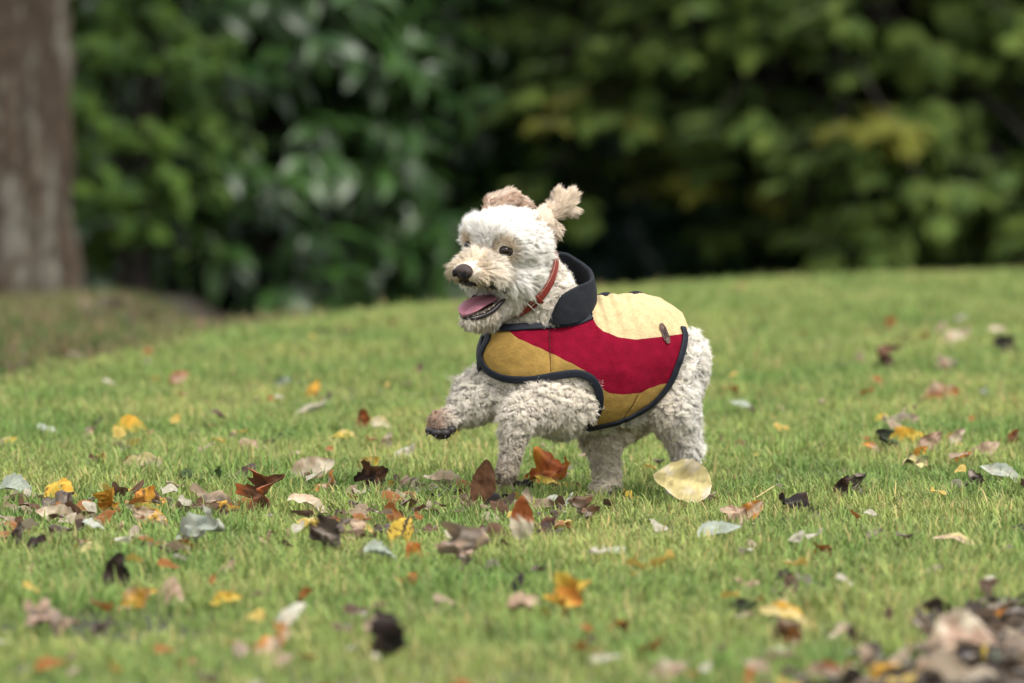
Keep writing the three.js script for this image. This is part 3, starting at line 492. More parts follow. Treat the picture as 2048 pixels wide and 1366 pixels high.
{
  const geo = geoFrom(bodyMesh.p, bodyMesh.n, bodyMesh.idx), col = [];
  for (let i = 0; i < bodyMesh.p.length; i += 3) {
    const [x, y, z] = [bodyMesh.p[i], bodyMesh.p[i + 1], bodyMesh.p[i + 2]];
    if (mouthD(x, y, z) < 0.0035) col.push(0.10, 0.035, 0.035); else { const p = V(x, y, z), [X, Y] = toPix(p), [a, b, c] = headOf(p); const ear = X > 1085 && Y < 500; col.push(ear ? 0.6 : 0.78, ear ? 0.46 : 0.70, ear ? 0.38 : 0.60); }
  }
  geo.setAttribute('color', new THREE.Float32BufferAttribute(col, 3));
  part('body', geo, std({ vertexColors: true, roughness: 0.7 }), dog);
  // roots spread evenly by area
  const { p, n, idx } = bodyMesh, tri = idx.length / 3, acc = new Float64Array(tri); let tot = 0;
  const A = V(), Bv = V(), C = V(), cr = V();
  for (let t = 0; t < tri; t++) { A.fromArray(p, idx[t * 3] * 3); Bv.fromArray(p, idx[t * 3 + 1] * 3); C.fromArray(p, idx[t * 3 + 2] * 3); cr.copy(Bv).sub(A).cross(C.clone().sub(A)); tot += cr.length() / 2; acc[t] = tot; }
  const kinds = [[1, 0.95], [2, 0.95], [3, 0.9], [4, 0.9], [5, 0.45], [6, 0.45], [7, 0.15], [8, 0.15], [9, 0.1], [10, -1], [11, -1]].map(([s, cu]) => ({ curl: cu, geo: lockGeo(700 + s, cu > 0.6 ? 12 : 9, cu > 0.6 ? 1 : Math.abs(cu) > 0.6 ? 0.12 : cu, cu > 0.6 ? 0.8 : cu < 0 ? 1.42 : 1.15, cu > 0.6 ? 0.034 : 0.034, cu > 0.6 ? 0.15 : 0.20), list: [] }));
  const R = rng(77), NROOT = 80000;
  for (let q = 0; q < NROOT; q++) {
    const r = R() * tot; let lo = 0, hi = tri - 1; while (lo < hi) { const m = (lo + hi) >> 1; acc[m] < r ? lo = m + 1 : hi = m; }
    let u = R(), v = R(); if (u + v > 1) { u = 1 - u; v = 1 - v; }
    const ia = idx[lo * 3] * 3, ib = idx[lo * 3 + 1] * 3, ic = idx[lo * 3 + 2] * 3;
    const pos = V().fromArray(p, ia).multiplyScalar(1 - u - v).addScaledVector(V().fromArray(p, ib), u).addScaledVector(V().fromArray(p, ic), v);
    const nor = V().fromArray(n, ia).multiplyScalar(1 - u - v).addScaledVector(V().fromArray(n, ib), u).addScaledVector(V().fromArray(n, ic), v).normalize();
    const k = coat(pos, nor, R); if (!k) continue;
    const jit = 0.35 + 0.5 * Math.max(0, k.curl), sw = V(noise(pos.x * 38, pos.y * 38, pos.z * 38), noise(pos.x * 38 + 9, pos.y * 38, pos.z * 38), noise(pos.x * 38, pos.y * 38 + 9, pos.z * 38));
    const fl = k.flow.normalize().addScaledVector(sw, k.curl < 0 ? 0.35 : 0.9 + 0.6 * k.curl).add(V((R() - 0.5) * jit, (R() - 0.5) * jit, (R() - 0.5) * jit));
    const cell = k.curl > 0.6 ? 0.0122 : 0.016, [tc, td, tid] = tuft(pos, cell), pull = tc.clone().sub(pos), amt = k.curl < 0 ? 0.25 : k.curl > 0.6 ? 1.05 : 0.55;
    fl.addScaledVector(pull, amt / cell); if (k.curl > 0.6) { const turn = (tid - 0.5) * 4; fl.applyAxisAngle(nor, turn * (0.35 + 0.65 * td)); }
    if (k.curl > 0.6 && R() < 0.22) { k.curl = 0.45; k.len *= 1.3; } // loose wisps between the curls
    k.len *= lerp(1.18, 0.78, clamp(td * 1.25)) * (0.84 + 0.32 * tid);
    let x = fl.addScaledVector(nor, -fl.dot(nor)); if (x.lengthSq() < 1e-6) x = V(1, 0, 0).cross(nor); x.normalize();
    const z = x.clone().cross(nor).normalize(), s = k.len * (0.75 + 0.5 * R());
    const cand = kinds.filter((e) => Math.abs(e.curl - (k.curl < 0 ? -1 : k.curl > 0.6 ? 0.92 : k.curl > 0.3 ? 0.45 : 0.13)) < 0.1), e = cand[Math.floor(R() * cand.length)];
    const tv = (0.84 + 0.26 * R()) * (0.93 + 0.14 * tid) * (1 + 0.22 * Math.abs(k.curl) * noise(pos.x * 60, pos.y * 60, pos.z * 60)); e.list.push([frame(pos, x, nor, z, s), lin(k.col[0] * tv, k.col[1] * tv * (0.98 + 0.04 * R()), k.col[2] * tv * (0.95 + 0.1 * R()))]);
  }
  for (const e of kinds) instanced('fur', e.geo, furMat, e.list, dog);
}
// ---------------------------------------------------------------- eyes, nose, mouth, pads
function blob(c, rx, ry, rz, ax, ay, az, warp, seg = 32) { const g = new THREE.SphereGeometry(1, seg, seg * 0.75 | 0), q = g.attributes.position, v = V(); for (let i = 0; i < q.count; i++) { v.fromBufferAttribute(q, i); if (warp) warp(v); const o = c.clone().addScaledVector(ax, v.x * rx).addScaledVector(ay, v.y * ry).addScaledVector(az, v.z * rz); q.setXYZ(i, o.x, o.y, o.z); } g.computeVertexNormals(); return g; }
const wetBlack = phys({ color: lin(0.012, 0.008, 0.007), roughness: 0.06, ior: 1.45 });
const rimMat = std({ color: lin(0.020, 0.013, 0.011), roughness: 0.9 });
EYE.forEach((e, i) => {
  const eye = part('eye', blob(e.clone().addScaledVector(hf, -0.0040), 0.0122, 0.0114, 0.0114, hl, hu, hf), phys({ color: lin(0.012, 0.006, 0.004), roughness: 0.06, ior: 1.45 }), dog, 'dark brown glossy eye');
  part('pupil', blob(e.clone().addScaledVector(hf, 0.0012), 0.0072, 0.0072, 0.0060, hl, hu, hf, null, 20), wetBlack, eye);
  part('eyelid', blob(e.clone().addScaledVector(hf, -0.0080), 0.0160, 0.0128, 0.0098, hl, hu, hf), rimMat, dog);
});
const padTex = (() => { const n = 128, d = new Uint8Array(n * n * 4); for (let j = 0; j < n; j++) for (let i = 0; i < n; i++) { const v = 128 + 110 * noise(i * 0.33, j * 0.33, 2); d.set([v, v, v, 255], (j * n + i) * 4); } const t = new THREE.DataTexture(d, n, n); t.magFilter = THREE.LinearFilter; t.wrapS = t.wrapT = THREE.RepeatWrapping; t.needsUpdate = true; return t; })();
{
  const leather = phys({ color: lin(0.046, 0.032, 0.029), roughness: 0.55, specularIntensity: 0.45, bumpMap: padTex, bumpScale: 0.0006 });
  const nose = part('nose', blob(NOSE, 0.0205, 0.0168, 0.0165, hl, hu, hf, (v) => { v.x *= 1 + 0.18 * v.y; const s = Math.abs(v.x); v.z *= 1 - 0.25 * Math.max(0, 0.25 - s) * (v.y < 0.2 ? 2 : 0); v.y *= v.y < 0 ? 1 - 0.2 * s : 1 - 0.25 * s * s; }), leather, dog, 'dark brown leathery nose');
  for (const s of [-1, 1]) part('nostril', blob(NOSE.clone().addScaledVector(hl, s * 0.0105).addScaledVector(hu, -0.0015).addScaledVector(hf, 0.0145), 0.0066, 0.0075, 0.0046, hl, hu, hf, (v) => { v.x += 0.3 * s * v.y * v.y; }, 16), std({ color: lin(0.002, 0.0015, 0.0015), roughness: 1 }), nose);
  part('philtrum', tube([NOSE.clone().addScaledVector(hu, -0.014).addScaledVector(hf, 0.004), HD(0.142, -0.057, 0), HD(0.138, -0.064, 0)], 0.0016, 6, 8), std({ color: lin(0.03, 0.02, 0.018), roughness: 0.8 }), dog);
  // tongue: a long soft slab with a groove, lolling over the lower teeth
  const p = [], idx = [], NU = 30, NV = 24;
  for (let i = 0; i <= NU; i++) { const t = i / NU, a = 0.040 + 0.104 * t, mid = -0.098 - 0.006 * t - 0.021 * t * t * t, w = 0.0250 * (0.75 + 0.35 * Math.sin(t * 2.6)) * Math.sqrt(Math.max(0.002, 1 - Math.pow(Math.max(0, (t - 0.72) / 0.28), 2.2))), th = 0.0055 * Math.sqrt(Math.max(0.01, 1 - Math.pow(Math.max(0, (t - 0.85) / 0.15), 2)));
    for (let j = 0; j < NV; j++) { const e = j / NV * 6.2832, cx = Math.cos(e), cy = Math.sin(e), x = cx * w, y = cy * th + (cx * cx) * 0.004 - (cy > 0 ? 0.0032 * Math.exp(-((cx / 0.16) ** 2)) : 0); const o = HD(a, mid + y, x); p.push(o.x, o.y, o.z); if (i < NU) { const A = i * NV + j, Bq = i * NV + (j + 1) % NV; idx.push(A, Bq, A + NV, Bq, Bq + NV, A + NV); } } }
  part('tongue', geoFrom(p, null, idx), phys({ color: lin(0.30, 0.120, 0.155), roughness: 0.45, specularIntensity: 0.7 }), dog, 'pink wet tongue');
  const lipMat = phys({ color: lin(0.020, 0.014, 0.015), roughness: 0.3, specularIntensity: 0.7 });
  part('lower_lip', tube([HD(0.048, -0.090, 0.036), HD(0.066, -0.101, 0.0345), HD(0.088, -0.116, 0.030), HD(0.112, -0.125, 0.0225), HD(0.129, -0.129, 0.011), HD(0.133, -0.1295, 0), HD(0.129, -0.129, -0.011), HD(0.112, -0.125, -0.0225), HD(0.088, -0.116, -0.030), HD(0.066, -0.101, -0.0345), HD(0.048, -0.090, -0.036)], (t) => 0.0046 - 0.0010 * Math.cos(t * 12.566), 10, 60), lipMat, dog);
  part('upper_lip', tube([HD(0.048, -0.088, 0.037), HD(0.070, -0.074, 0.040), HD(0.105, -0.064, 0.034), HD(0.132, -0.060, 0.016), HD(0.137, -0.059, 0), HD(0.132, -0.060, -0.016), HD(0.105, -0.064, -0.034), HD(0.070, -0.074, -0.040), HD(0.048, -0.088, -0.037)], 0.0040, 8, 50), lipMat, dog);
  const enamel = phys({ color: lin(0.50, 0.43, 0.31), roughness: 0.25 });
  const tooth = (a, b, c, h, r, dir) => { const g = new THREE.ConeGeometry(r * 0.8, h * 0.62, 8, 2); g.translate(0, h * 0.2, 0); if (dir < 0) g.rotateX(Math.PI); const o = HD(a, b, c); g.applyMatrix4(new THREE.Matrix4().makeBasis(hl, hu, hf).setPosition(o)); part('tooth', g, enamel, dog); };
  for (const s of [-1, 1]) {
    tooth(0.117, -0.122, s * 0.0165, 0.014, 0.0036, 1); tooth(0.126, -0.066, s * 0.0195, 0.015, 0.0036, -1);
    for (let k = 0; k < 3; k++) { tooth(0.106 - k * 0.012, -0.118 + k * 0.0062, s * (0.0245 + k * 0.0022), 0.0062 + 0.002 * (k % 2), 0.0036, 1); tooth(0.110 - k * 0.012, -0.069 - k * 0.003, s * (0.026 + k * 0.002), 0.0065, 0.0042, -1); }
    for (let k = 0; k < 3; k++) tooth(0.127 - k * 0.001, -0.1225, s * (0.0025 + k * 0.0045), 0.006, 0.0022, 1);
  }
  // pads and claws of the lifted forepaw
  const padMat = std({ color: lin(0.018, 0.015, 0.015), roughness: 0.55 }), C = B(881, 852, -0.022);
  const rx = V(1, 0, 0), ry = UPV, rz = V(0, 0, 1);
  for (const [dx, dy, dz, r] of [[-0.019, -0.008, 0.012, 0.0105], [-0.006, -0.012, 0.020, 0.0115], [0.009, -0.012, 0.021, 0.0115], [0.021, -0.006, 0.014, 0.0100]]) {
    const pad = part('paw_pad', blob(C.clone().add(V(dx, dy, dz * 0.9)), r * 1.1, r * 0.8, r, rx, ry, rz, null, 18), padMat, dog, 'black toe pad of the raised forepaw');
    part('claw', tube([C.clone().add(V(dx * 1.15, dy - 0.002, dz + 0.004)), C.clone().add(V(dx * 1.3 - 0.002, dy - 0.008, dz + 0.010)), C.clone().add(V(dx * 1.35 - 0.003, dy - 0.010, dz + 0.010))], (t) => lerp(0.0028, 0.0006, t), 6, 8), padMat, pad);
  }
  part('paw_pad', blob(C.clone().add(V(0.004, -0.016, 0.003)), 0.017, 0.010, 0.013, rx, ry, rz, null, 20), padMat, dog);
}
// ---------------------------------------------------------------- the fleece vest and the leather collar
const vest = new THREE.Group(); vest.name = 'vest'; vest.userData.label = 'fleece dog vest in cream, crimson and mustard with navy binding'; dog.add(vest);
function noiseTex(seed, size, fn) { const d = new Uint8Array(size * size * 4), R = rng(seed); for (let j = 0; j < size; j++) for (let i = 0; i < size; i++) { const v = clamp(fn(i / size, j / size, R)) * 255; d.set([v, v, v, 255], (j * size + i) * 4); } const t = new THREE.DataTexture(d, size, size); t.wrapS = t.wrapT = THREE.RepeatWrapping; t.magFilter = THREE.LinearFilter; t.minFilter = THREE.LinearMipmapLinearFilter; t.needsUpdate = true; return t; }
const feltTex = noiseTex(5, 512, (u, v, R) => 0.5 + 0.30 * (R() - 0.5) + 0.35 * noise(u * 40, v * 40, 1) + 0.3 * noise(u * 70, v * 70, 2) + 0.2 * noise(u * 8, v * 8, 5));
const napTex = noiseTex(9, 512, (u, v, R) => 0.86 + 0.10 * (R() - 0.5) + 0.16 * noise(u * 9, v * 9, 3) + 0.14 * noise(u * 26, v * 34, 7) + 0.08 * noise(u * 80, v * 80, 4));
const felt = (c, o = {}) => phys({ color: c, roughness: 0.95, map: napTex, bumpMap: feltTex, bumpScale: 0.0005, sheen: 0.7, sheenRoughness: 0.55, sheenColor: c.clone().lerp(lin(1, 1, 1), 0.25), specularIntensity: 0.2, ...o });
const CREAML = [[1183, 632], [1195, 653], [1208, 663], [1240, 675], [1272, 679], [1310, 675], [1340, 671], [1372, 667], [1400, 666]];
const BELLYL = [[1190, 770], [1200, 777], [1222, 787], [1246, 789], [1281, 786], [1300, 776], [1325, 768], [1345, 765], [1400, 764]];
const CHESTL = [[1004, 652], [1040, 679], [1075, 694], [1105, 708], [1140, 725], [1168, 740], [1192, 758]];
const fCream = (x, y) => x < 1181 ? (x - 1181) : Math.min(lineAt(CREAML, x) - y, (x - 1181) * 1.2), fBelly = (x, y) => Math.min(y - lineAt(BELLYL, x), (x - 1176)), fChest = (x, y) => Math.min(x < 1004 ? 50 : y - lineAt(CHESTL, x), 1192 - x);
// cloth lies on the body with quilting seams, pleats and slack
const groove = (d, w) => Math.exp(-((d / w) ** 2));
function drape(p) {
  const [x, y] = vestPix(p); let e = 0.0050 * fbm(p.x * 16, p.y * 16, p.z * 16);
  e -= 0.0030 * groove(x - 1101 - (y - 700) * 0.03, 3.2) * sstep(642, 660, y) * sstep(770, 745, y);
  e -= 0.0022 * groove(x - 1278 + (y - 790) * 0.62, 3) * sstep(775, 792, y);
  const fan = (x - 1190) / 24 - (y - 600) * 0.014 + 0.35 * noise(x * 0.02, y * 0.012, 6); e += 0.0085 * (Math.pow(Math.abs(Math.sin(fan * 2.6)), 3) - 0.3) * (0.45 + 0.9 * Math.abs(noise(fan * 0.9, 2.2, 1))) * sstep(1184, 1198, x) * sstep(1325, 1235, x) * sstep(705, 640, y);
  e += 0.0030 * Math.sin((x - 1150) / 21 + y * 0.02) * sstep(1210, 1290, x) * sstep(1350, 1300, x) * sstep(690, 760, y);
  e += 0.004 * Math.sin((y - 640) / 17 + x * 0.03) * sstep(1180, 1120, x) * sstep(1010, 1060, x) * 0.5;
  return e;
}
const vm = nets(vestD, V(-0.16, 0.1, -0.24), V(0.46, 0.48, 0.3), 0.0035);
{
  const n = vm.p.length / 3; vm.v = [];
  for (let i = 0; i < n; i++) {
    const p = V().fromArray(vm.p, i * 3), nn = V().fromArray(vm.n, i * 3); p.addScaledVector(nn, drape(p));
    const u = p.clone().sub(ORG), a = Math.atan2(sideOf(p), u.y + 0.005), al = u.dot(F);
    vm.v.push([p.x, p.y, p.z, nn.x, nn.y, nn.z, al / 0.16, a * 0.11 / 0.16, ...vestPix(p)]);
  }
}
function clip(mesh, f) { // keep the cloth where f > 0, cut exactly along f = 0
  const v = mesh.v.slice(), val = v.map(f), out = [], cut = new Map();
  const mid = (a, b) => { const k = a < b ? a + '_' + b : b + '_' + a; if (!cut.has(k)) { const t = val[a] / (val[a] - val[b]); v.push(v[a].map((q, i) => lerp(q, v[b][i], t))); val.push(0); cut.set(k, v.length - 1); } return cut.get(k); };
  for (let t = 0; t < mesh.idx.length; t += 3) {
    const T = [mesh.idx[t], mesh.idx[t + 1], mesh.idx[t + 2]], s = T.map((i) => val[i] > 0), c = s.filter(Boolean).length;
    if (c === 3) out.push(...T); else if (c) { const k = c === 1 ? s.indexOf(true) : s.indexOf(false), a = T[k], b = T[(k + 1) % 3], d = T[(k + 2) % 3], ab = mid(a, b), ad = mid(a, d); c === 1 ? out.push(a, ab, ad) : out.push(ab, b, d, ab, d, ad); }
  }
  return { v, idx: out };
}
function clothGeo(m) { const map = new Map(), p = [], uv = [], idx = []; for (const i of m.idx) { if (!map.has(i)) { map.set(i, p.length / 3); const q = m.v[i]; p.push(q[0], q[1], q[2]); uv.push(q[6], q[7]); } idx.push(map.get(i)); } return geoFrom(p, null, idx, uv); }
{
  const all = clip({ v: vm.v, idx: vm.idx }, (q) => polySD(VOUT, q[8], q[9]));
  const PX = 8, PY = 9, cream = clip(all, (q) => fCream(q[PX], q[PY])), r1 = clip(all, (q) => -fCream(q[PX], q[PY])), belly = clip(r1, (q) => fBelly(q[PX], q[PY])), r2 = clip(r1, (q) => -fBelly(q[PX], q[PY])), chest = clip(r2, (q) => fChest(q[PX], q[PY])), red = clip(r2, (q) => -fChest(q[PX], q[PY]));
  const yel = lin(0.60, 0.475, 0.260), mus = lin(0.40, 0.25, 0.070), crim = lin(0.225, 0.004, 0.023);
  part('back_panel', clothGeo(cream), felt(yel), vest, 'cream-yellow fleece panel along the back');
  part('side_panel', clothGeo(red), felt(crim), vest, 'crimson fleece panel sweeping along the side');
  part('belly_panel', clothGeo(belly), felt(mus), vest, 'mustard fleece panel under the belly');
  part('chest_panel', clothGeo(chest), felt(mus), vest, 'mustard fleece chest flap with rounded corner');
}
const threadMat = std({ color: lin(0.05, 0.008, 0.010), roughness: 0.9 });
const navy = phys({ color: lin(0.010, 0.013, 0.022), roughness: 0.62, specularIntensity: 0.5 }), fleece = felt(lin(0.026, 0.029, 0.036), { sheen: 0.25, sheenColor: lin(0.12, 0.13, 0.15) });
// a band of folded tape along points with surface normals
function tape(pts, nor, w, th, rows = 10) {
  const p = [], idx = [], n = pts.length;
  for (let i = 0; i < n; i++) { const t = pts[Math.min(n - 1, i + 1)].clone().sub(pts[Math.max(0, i - 1)]).normalize(), nn = nor[i].clone().addScaledVector(t, -nor[i].dot(t)).normalize(), b = nn.clone().cross(t); for (let j = 0; j < rows; j++) { const a = j / rows * 6.2832, cx = Math.sign(Math.cos(a)) * Math.pow(Math.abs(Math.cos(a)), 0.7), cy = Math.sign(Math.sin(a)) * Math.pow(Math.abs(Math.sin(a)), 0.7); const o = pts[i].clone().addScaledVector(b, cx * w / 2).addScaledVector(nn, cy * th / 2); p.push(o.x, o.y, o.z); if (i < n - 1) { const A = i * rows + j, Bq = i * rows + (j + 1) % rows; idx.push(A, A + rows, Bq, Bq, A + rows, Bq + rows); } } }
  return geoFrom(p, null, idx);
}
function onVest(list, off, seg) { const c = new THREE.CatmullRomCurve3(list.map(([x, y]) => V(x, y, 0)), false, 'centripetal'), pts = [], nor = []; for (let i = 0; i <= seg; i++) { const q = c.getPoint(i / seg), p = castD(vestD, q.x, q.y, 0.001), g = gradOf(vestD, p); pts.push(p.addScaledVector(g, off + Math.max(-0.002, drape(p)))); nor.push(g); } return [pts, nor]; }
{
  const edge = [[1150, 862], [1172, 852], [1190, 834], [1199, 806], [1195, 777], [1180, 756], [1155, 747], [1120, 750], [1060, 759], [1012, 757], [982, 746], [966, 728], [961, 706], [961, 688], [966, 672], [985, 660], [1040, 654], [1100, 651], [1150, 645], [1182, 633]];
  const hem = [[1150, 864], [1190, 855], [1240, 843], [1288, 822], [1318, 797], [1343, 762], [1358, 722], [1366, 692], [1368, 670], [1364, 655]];
  for (const [list, w, nm] of [[edge, 0.0165, 'front_binding'], [hem, 0.0155, 'hem_binding']]) {
    const [pts, nor] = onVest(list, 0.0015, 150); part(nm, tape(pts, nor, w, 0.0055), navy, vest, 'navy tape binding');
    part(nm, tape(pts.map(mirror), nor.map((q) => q.clone().addScaledVector(LFT, -2 * q.dot(LFT))), w, 0.0055), navy, vest);
  }
  { const [pts, nor] = onVest([[963, 674], [959, 688], [957, 704], [959, 720], [964, 733]], 0.0008, 50); part('chest_closure', tape(pts, nor, 0.027, 0.005), navy, vest, 'wide black closure tape down the front of the chest'); }
  { const [pts] = onVest([[1099, 656], [1100, 690], [1101, 720], [1102, 752]], -0.0004, 40); part('seam', tube(pts, 0.0007, 5, 40), threadMat, vest); const [p2] = onVest([[1277, 792], [1268, 808], [1256, 826], [1246, 840]], -0.0004, 30); part('seam', tube(p2, 0.0007, 5, 30), threadMat, vest); }
  // standing collar: fleece, thick, with a rolled rim
  const bot = [[1097, 646, 0.080], [1125, 648, 0.090], [1158, 642, 0.084], [1181, 630, 0.058], [1190, 610, 0.020], [1185, 592, -0.022], [1160, 584, -0.062], [1110, 604, -0.085], [1080, 630, -0.08]].map((q) => B(...q));
  const top = [[1108, 616, 0.080], [1124, 592, 0.094], [1150, 576, 0.090], [1176, 563, 0.064], [1176, 548, 0.022], [1158, 530, -0.020], [1128, 512, -0.056], [1090, 512, -0.080], [1060, 540, -0.085]].map((q) => B(...q));
  const cb = new THREE.CatmullRomCurve3(bot), ct = new THREE.CatmullRomCurve3(top), mid = B(1115, 590, 0), p = [], idx = [], NU = 90, prof = [];
  for (let k = 0; k <= 10; k++) prof.push([k / 10, 0.0045 + 0.004 * Math.sin(k / 10 * 3.14)]); for (let k = 1; k < 6; k++) prof.push([1 + 0.055 * Math.sin(k / 6 * 3.14), 0.0045 * Math.cos(k / 6 * 3.14)]); for (let k = 10; k >= 0; k--) prof.push([k / 10, -0.0045 + 0.003 * Math.sin(k / 10 * 3.14)]);
  const ring = prof.length;
  for (let i = 0; i <= NU; i++) { const t = i / NU, b = cb.getPoint(t), h = ct.getPoint(t), up = h.clone().sub(b), out = b.clone().lerp(h, 0.5).sub(mid); out.addScaledVector(up, -out.dot(up) / up.lengthSq()).normalize(); const fl = 0.5 + 0.5 * sstep(0, 0.06, t) * sstep(1, 0.94, t); for (let j = 0; j < ring; j++) { const [v, o] = prof[j], q = b.clone().addScaledVector(up, v).addScaledVector(out, o * fl + 0.006 * v * v + 0.0015 * noise(t * 14, v * 3, 3)); p.push(q.x, q.y, q.z); if (i < NU && j < ring - 1) { const A = i * ring + j; idx.push(A, A + 1, A + ring, A + 1, A + ring + 1, A + ring); } } }
  for (const i of [0, NU]) for (let j = 1; j < ring - 2; j++) idx.push(i * ring, i * ring + j, i * ring + j + 1);
  const uv = []; for (let i = 0; i <= NU; i++) for (let j = 0; j < ring; j++) uv.push(i / NU * 2.2, prof[j][0] * 0.5 + (j > ring / 2 ? 0.5 : 0));
  part('standing_collar', geoFrom(p, null, idx, uv), fleece, vest, 'charcoal fleece standing collar');
  // charcoal lining that shows along the ridge of the back
  for (const [a, b] of [[[1192, 594], [1232, 594]], [[1254, 591], [1291, 592]]]) { const pts = []; for (let k = 0; k <= 6; k++) { const q = B(lerp(a[0], b[0], k / 6), lerp(a[1], b[1], k / 6) - 3 * Math.sin(k / 6 * 3.14), -0.012); pts.push(q); } part('ridge_lining', tube(pts, (t) => 0.0035 + 0.0035 * Math.sin(t * 3.14), 8, 16), fleece, vest); }
}
// leather badge, six-sided, with its stitched mark
{
  const c = castD(vestD, 1329, 667, 0.0005), n = gradOf(vestD, c), upB = V(-0.22, 1, 0).addScaledVector(n, -n.dot(V(-0.22, 1, 0))).normalize(), rt = upB.clone().cross(n).normalize();
  const M = new THREE.Matrix4().makeBasis(rt, upB, n).setPosition(c.clone().addScaledVector(n, drape(c) + 0.0004));
  const hex = (w, h, q) => { const s = new THREE.Shape(); s.moveTo(-w * q, -h); s.lineTo(w * q, -h); s.lineTo(w, -h * 0.55); s.lineTo(w, h * 0.55); s.lineTo(w * q, h); s.lineTo(-w * q, h); s.lineTo(-w, h * 0.55); s.lineTo(-w, -h * 0.55); s.closePath(); return s; };
  const g = new THREE.ExtrudeGeometry(hex(0.0070, 0.0215, 0.42), { depth: 0.0008, bevelEnabled: true, bevelSize: 0.0005, bevelThickness: 0.0004, bevelSegments: 2 }); g.applyMatrix4(M);
  const badge = part('badge', g, std({ color: lin(0.115, 0.062, 0.043), roughness: 0.6 }), vest, 'brown leather badge with a dark stitched mark');
  const dark = std({ color: lin(0.025, 0.013, 0.010), roughness: 0.7 }), line = (a, w) => { const t = tube(a.map(([x, y]) => V(x * 0.56, y, 0.0014)), w, 6, 16); t.applyMatrix4(M); return t; };
  part('badge_stitch', line([[-0.0042, -0.0178], [0.0042, -0.0178], [0.0098, -0.010], [0.0098, 0.010], [0.0042, 0.0178], [-0.0042, 0.0178], [-0.0098, 0.010], [-0.0098, -0.010], [-0.0042, -0.0178]], 0.0005), dark, badge);
  part('badge_mark', line([[-0.0050, -0.011], [-0.0050, 0.010]], 0.0010), dark, badge); part('badge_mark', line([[0.0050, -0.010], [0.0050, 0.011]], 0.0010), dark, badge);
  part('badge_mark', line([[0.0045, 0.010], [0.0015, 0.006], [-0.0028, 0.002], [0.0028, -0.002], [-0.0015, -0.006], [-0.0045, -0.010]], 0.0012), dark, badge);
}
// red leather collar with a steel buckle
{
  const col = new THREE.Group(); col.name = 'leather_collar'; col.userData.label = 'red-brown leather collar with a steel buckle'; dog.add(col);
  const ax0 = B(1130, 665, 0), ax1 = HD(-0.03, -0.045, 0), t0 = -strapD(ax0) / (strapD(ax1) - strapD(ax0)), C = ax0.clone().lerp(ax1, t0), e1 = V(0, 0, 1).addScaledVector(strapN, -strapN.z).normalize(), e2 = strapN.clone().cross(e1), pts = [], nor = [];
  const nd = (x, y, z) => union(caps.filter((c) => c.g === 'neck'), x, y, z);
  for (let i = 0; i <= 120; i++) { const a = i / 120 * 6.28318, d = e1.clone().multiplyScalar(Math.cos(a)).addScaledVector(e2, Math.sin(a)); let r = 0.03; for (let k = 0; k < 60; k++) { const q = C.clone().addScaledVector(d, r), v = nd(q.x, q.y, q.z) - 0.0165; if (v > -0.0002) break; r += Math.max(0.0004, -v * 0.8); } const q = C.clone().addScaledVector(d, r); pts.push(q); nor.push(gradOf(nd, q)); }
  const red = phys({ color: lin(0.165, 0.020, 0.012), roughness: 0.5, specularIntensity: 0.6 });
  part('strap', tape(pts, nor, 0.0165, 0.004), red, col);
  const pale = std({ color: lin(0.55, 0.33, 0.22), roughness: 0.8 }); for (const s of [-1, 1]) part('stitching', tube(pts.map((q, i) => q.clone().addScaledVector(strapN, s * 0.0058).addScaledVector(nor[i], 0.0021)), 0.0004, 5, 160), pale, col);
  let bi = 0, bd = 9; pts.forEach((q, i) => { const [x, y] = toPix(q), d = Math.hypot(x - 1066, y - 608); if (d < bd && q.z > C.z) { bd = d; bi = i; } });
  const T = pts[(bi + 1) % 120].clone().sub(pts[(bi + 119) % 120]).normalize(), N = nor[bi], Wd = N.clone().cross(T), O = pts[bi], steel = phys({ color: lin(0.55, 0.53, 0.48), metalness: 1, roughness: 0.22 });
  const at = (a, b, h) => O.clone().addScaledVector(T, a).addScaledVector(Wd, b).addScaledVector(N, h);
  part('buckle', tube([at(-0.007, -0.011, 0.004), at(-0.007, 0, 0.005), at(-0.007, 0.011, 0.004), at(0, 0.0125, 0.004), at(0.007, 0.011, 0.004), at(0.007, 0, 0.005), at(0.007, -0.011, 0.004), at(0, -0.0125, 0.004), at(-0.007, -0.011, 0.004)], 0.0017, 8, 60), steel, col);
  part('buckle_pin', tube([at(-0.007, 0, 0.004), at(0, 0, 0.0052), at(0.009, 0, 0.0055)], 0.0011, 6, 10), steel, col);
  part('keeper_loop', tape([at(0.016, -0.0105, 0.001), at(0.016, -0.009, 0.0042), at(0.016, 0, 0.0048), at(0.016, 0.009, 0.0042), at(0.016, 0.0105, 0.001)], [N, N, N, N, N], 0.006, 0.002), red, col);
}
